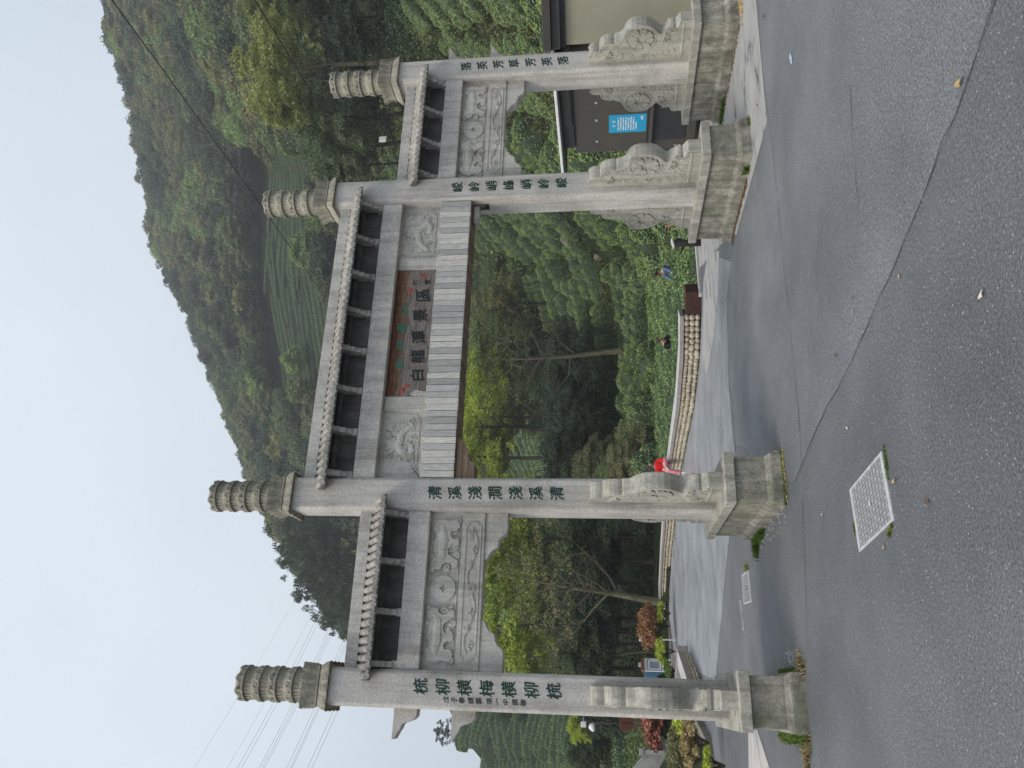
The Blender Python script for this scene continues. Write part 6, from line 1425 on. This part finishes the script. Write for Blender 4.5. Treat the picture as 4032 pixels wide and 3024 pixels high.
# the woman in red sitting on the wall
foot = on_ground(2694, 1836); rr_ = math.hypot(foot[0]-CAM_C[0], foot[1]-CAM_C[1]); S_ = 137*rr_/FPX/1.27
d = np.array((CAM_C[0]-foot[0], CAM_C[1]-foot[1])); d /= np.linalg.norm(d); th = math.atan2(-d[0], d[1])
seat = np.array((foot[0], foot[1]))-d*.30*S_
wm = tag(empty('person', (seat[0], seat[1], gz(foot[1])), th), 'woman in a bright red jacket and pink trousers sitting on the cobble wall, legs crossed', 'person'); wm.scale = (S_, S_, S_)
hz = .49/S_ if S_ > .5 else .5; H0 = hz+.09
V = [(0, -.04, H0), (0, -.05, H0+.16), (0, -.04, H0+.33), (0, -.03, H0+.42), (.10, -.02, H0-.01), (.13, .36, H0), (.20, .36, .22), (.21, .35, .07), (.22, .46, .04), (-.10, 0, H0-.01), (-.27, .30, H0+.05), (0, .40, H0+.03), (.07, .43, H0-.03), (.17, -.04, H0+.34), (.25, .08, H0+.14), (.06, .24, H0+.07), (-.17, -.04, H0+.34), (-.25, .08, H0+.14), (-.05, .25, H0+.06), (0, -.02, H0+.5)]
E_ = [(0, 1), (1, 2), (2, 3), (0, 4), (4, 5), (5, 6), (6, 7), (7, 8), (0, 9), (9, 10), (10, 11), (11, 12), (2, 13), (13, 14), (14, 15), (2, 16), (16, 17), (17, 18), (3, 19)]
body = skin('body', V, E_, [.12, .11, .10, .045, .085, .06, .045, .035, .03, .085, .06, .04, .03, .05, .036, .024, .05, .036, .024, .045], M['skin'], wm)
skin('jacket', [(0, -.04, H0-.03), (0, -.05, H0+.16), (0, -.04, H0+.33), (0, -.03, H0+.39), (.165, -.04, H0+.33), (.26, .07, H0+.14), (.10, .22, H0+.075), (-.165, -.04, H0+.33), (-.26, .07, H0+.14), (-.09, .23, H0+.07)], [(0, 1), (1, 2), (2, 3), (2, 4), (4, 5), (5, 6), (2, 7), (7, 8), (8, 9)], [(.17, .14), (.15, .125), (.14, .115), .06, .085, .07, .05, .085, .07, .05], M['jacket_red'], wm)
skin('trousers', [(0, -.04, H0), (.10, -.02, H0-.01), (.13, .37, H0), (.20, .36, .26), (.205, .35, .12), (-.10, 0, H0-.01), (-.28, .30, H0+.05), (-.04, .39, H0+.035)], [(0, 1), (1, 2), (2, 3), (3, 4), (0, 5), (5, 6), (6, 7)], [.13, .10, .085, .07, .065, .10, .085, .065], M['pink_cloth'], wm)
skin('shoe', [(.21, .34, .05), (.22, .42, .04), (.225, .50, .035)], [(0, 1), (1, 2)], [.045, .045, .035], M['white'], wm); skin('shoe', [(.02, .41, H0+.03), (.09, .44, H0-.03), (.13, .46, H0-.09)], [(0, 1), (1, 2)], [.045, .045, .035], M['coping_top'], wm)
hand(wm, (.08, .24, H0+.07), (-.5, .6, -.2)); hand(wm, (-.07, .25, H0+.06), (.5, .5, -.25), 1, -1)
MB().tube([(.13, .19, H0+.085), (.085, .235, H0+.07)], .055, 10).tube([(-.12, .20, H0+.08), (-.075, .245, H0+.065)], .055, 10).build('cuffs', M['coping_top'], wm, True)
head_parts(wm, (0, 0, H0+.56), 1.08, math.radians(62), .05, .03)
# tea pickers, bent over the hedges
def picker(px, py, r, shirt, arm, hairhead, label, face, zb=-1.0, flip=1):
    hp = at_dist(px, py, r); e = tag(empty('person', (hp[0], hp[1], hp[2]-1.12), math.atan2(math.sin(heading(hp)), -math.cos(heading(hp)))+0), label, 'person')
    d_ = np.array((CAM_C[0]-hp[0], CAM_C[1]-hp[1])); d_ /= np.linalg.norm(d_); e.rotation_euler = (0, 0, math.atan2(-d_[0], d_[1])+face)
    V = [(0, -.25, .62), (0, -.12, .82), (0, .02, .98), (0, .08, 1.04), (0, .14, 1.10), (.10, -.25, .60), (.11, -.12, .32), (.10, -.25, .03), (-.10, -.25, .60), (-.11, -.1, .32), (-.1, -.25, .03), (.19, .02, .95), (.24, .12, .72), (.12, .34, .66), (-.19, .02, .95), (-.24, .14, .72), (-.10, .36, .64)]
    skin('body', V, [(0, 1), (1, 2), (2, 3), (3, 4), (0, 5), (5, 6), (6, 7), (0, 8), (8, 9), (9, 10), (2, 11), (11, 12), (12, 13), (2, 14), (14, 15), (15, 16)], [.12, .12, .10, .05, .05, .09, .065, .045, .09, .065, .045, .05, .036, .026, .05, .036, .026], M['skin'], e)
    skin('shirt', [V[0], V[1], V[2], V[11], V[12], tuple(np.array(V[13])*.8+np.array(V[12])*.2), V[14], V[15], tuple(np.array(V[16])*.8+np.array(V[15])*.2)], [(0, 1), (1, 2), (2, 3), (3, 4), (4, 5), (2, 6), (6, 7), (7, 8)], [.15, .155, .13, .08, .065, .05, .08, .065, .05], M[arm], e)
    if shirt != arm: skin('waistcoat', [V[0], V[1], V[2]], [(0, 1), (1, 2)], [.16, .165, .135], M[shirt], e)
    skin('trousers', [V[0], V[5], V[6], V[7], V[8], V[9], V[10]], [(0, 1), (1, 2), (2, 3), (0, 4), (4, 5), (5, 6)], [.14, .11, .08, .07, .11, .08, .07], M['denim' if arm != 'black_cloth' else 'hut_darker'], e)
    hand(e, V[13], (-.2, .7, -.4)); hand(e, V[16], (.2, .7, -.4), 1, -1); head_parts(e, (0, .16, 1.18), 1.0, 0, -.5, .02); return e
picker(2594, 1068, 29, 'stripe', 'denim', 'hair', 'tea picker in a pale waistcoat and blue sleeves bending over the level tea field', math.radians(-55))
pk = picker(2600, 1350, 29, 'black_cloth', 'black_cloth', 'hair', 'tea picker in a black jacket bending over the level tea field', math.radians(50))
me = textmesh('山茶', .11, M['white'], .002, .02)
picker(2614, 874, 29, 'jacket_red', 'jacket_red', 'hair', 'tea picker in red almost hidden behind the drum stone of the third pillar', math.radians(20))

# ---- a stretch of words so that every label tells its own thing
LAND = [('outer left bay', 'bay on the open side'), ('left bay', 'bay on the open side'), ('the two right finials', 'the two finials on the hut side'), ('right end bay', 'bay on the hut side'),
        ('right half of the highest roof', 'hut-side half of the highest roof'), ('left half of the highest roof', 'open-side half of the highest roof'), ('right half of the boards', 'hut-side half of the boards'),
        ('at the right edge above', 'above'), ('by the right edge of the view', 'beyond the end pillar on the hut side'), ('at the right edge', 'on the hut side'), ('cut by the right edge of the view', 'high above the beige wall'), ('near the upper right corner', 'above the end finial'),
        ('left of the outer pillar', 'outside the outer pillar'), ('left of the end finial', 'beside the end finial'), ('the right tiled roof', 'the hut-side tiled roof'), ('the right roof', 'the hut-side roof'), ('in the lower left', 'outside the outer pillar'), ('at the lower left corner', 'outside the outer pillar'),
        ('at the lower left of the bank', 'on the bank outside the outer pillar'), ('at the left end of', 'at the far end of'), ('just left of', 'on the open side of'), ('right of the dark', 'on the hut side of the dark'), ('left of the cream one', 'beside the cream one'), ('leaning left behind', 'leaning behind'), ('between the two left pillars', 'between the two open-side pillars'), ('between the two right plinths', 'between the two hut-side plinths'), ('near the bottom edge', 'near the camera')]
NTH = ['first', 'second', 'third', 'fourth', 'fifth', 'sixth', 'seventh', 'eighth', 'ninth', 'tenth', 'eleventh', 'twelfth', 'thirteenth', 'fourteenth', 'fifteenth', 'sixteenth']
TOPS = [o for o in COL.objects if o.parent is None and 'label' in o.keys() and 'category' in o.keys()]
for o in COL.objects:
    if 'label' in o.keys():
        l = o['label']
        for a, b_ in LAND: l = l.replace(a, b_)
        o['label'] = ' '.join(l.split())
_by = {}
for o in TOPS: _by.setdefault(o['label'], []).append(o)
for l, os_ in _by.items():
    if 1 < len(os_) <= 64 and not l.startswith('thin grey'):
        inf = sorted([(pal(o.location)[1], pal(o.location)[0], o.name, o) for o in os_])
        per = max(2, min(8, int(math.ceil(len(inf)**.5)))); rows = [sorted(inf[i:i+per], key=lambda q: q[1]) for i in range(0, len(inf), per)]
        for ri, rw in enumerate(rows):
            for ci, q in enumerate(rw):
                ex = ('%s from the open side' % NTH[ci]) if len(rows) == 1 else ('%s tier, %s along' % (NTH[ri], NTH[ci]))
                w_ = l.replace(',', '').split(); q[3]['label'] = ' '.join(w_[:16-len(ex.split())])+', '+ex
for o in TOPS:
    w_ = o['label'].split()
    if len(w_) > 16: o['label'] = ' '.join(w_[:16]).rstrip(',')

# ================================================================== AIR
mh = bpy.data.materials.new('haze'); mh.use_nodes = True; nt = mh.node_tree; nt.nodes.clear(); vo = nt.nodes.new('ShaderNodeVolumePrincipled'); vo.inputs['Density'].default_value = .0005; vo.inputs['Color'].default_value = (.93, .96, 1.0, 1); vo.inputs['Anisotropy'].default_value = .1
om = nt.nodes.new('ShaderNodeOutputMaterial'); nt.links.new(vo.outputs[0], om.inputs['Volume'])
hzb = MB().box(-300, 420, -60, 430, -3.4, 262).build('haze', mh); tag(hzb, kind='stuff')
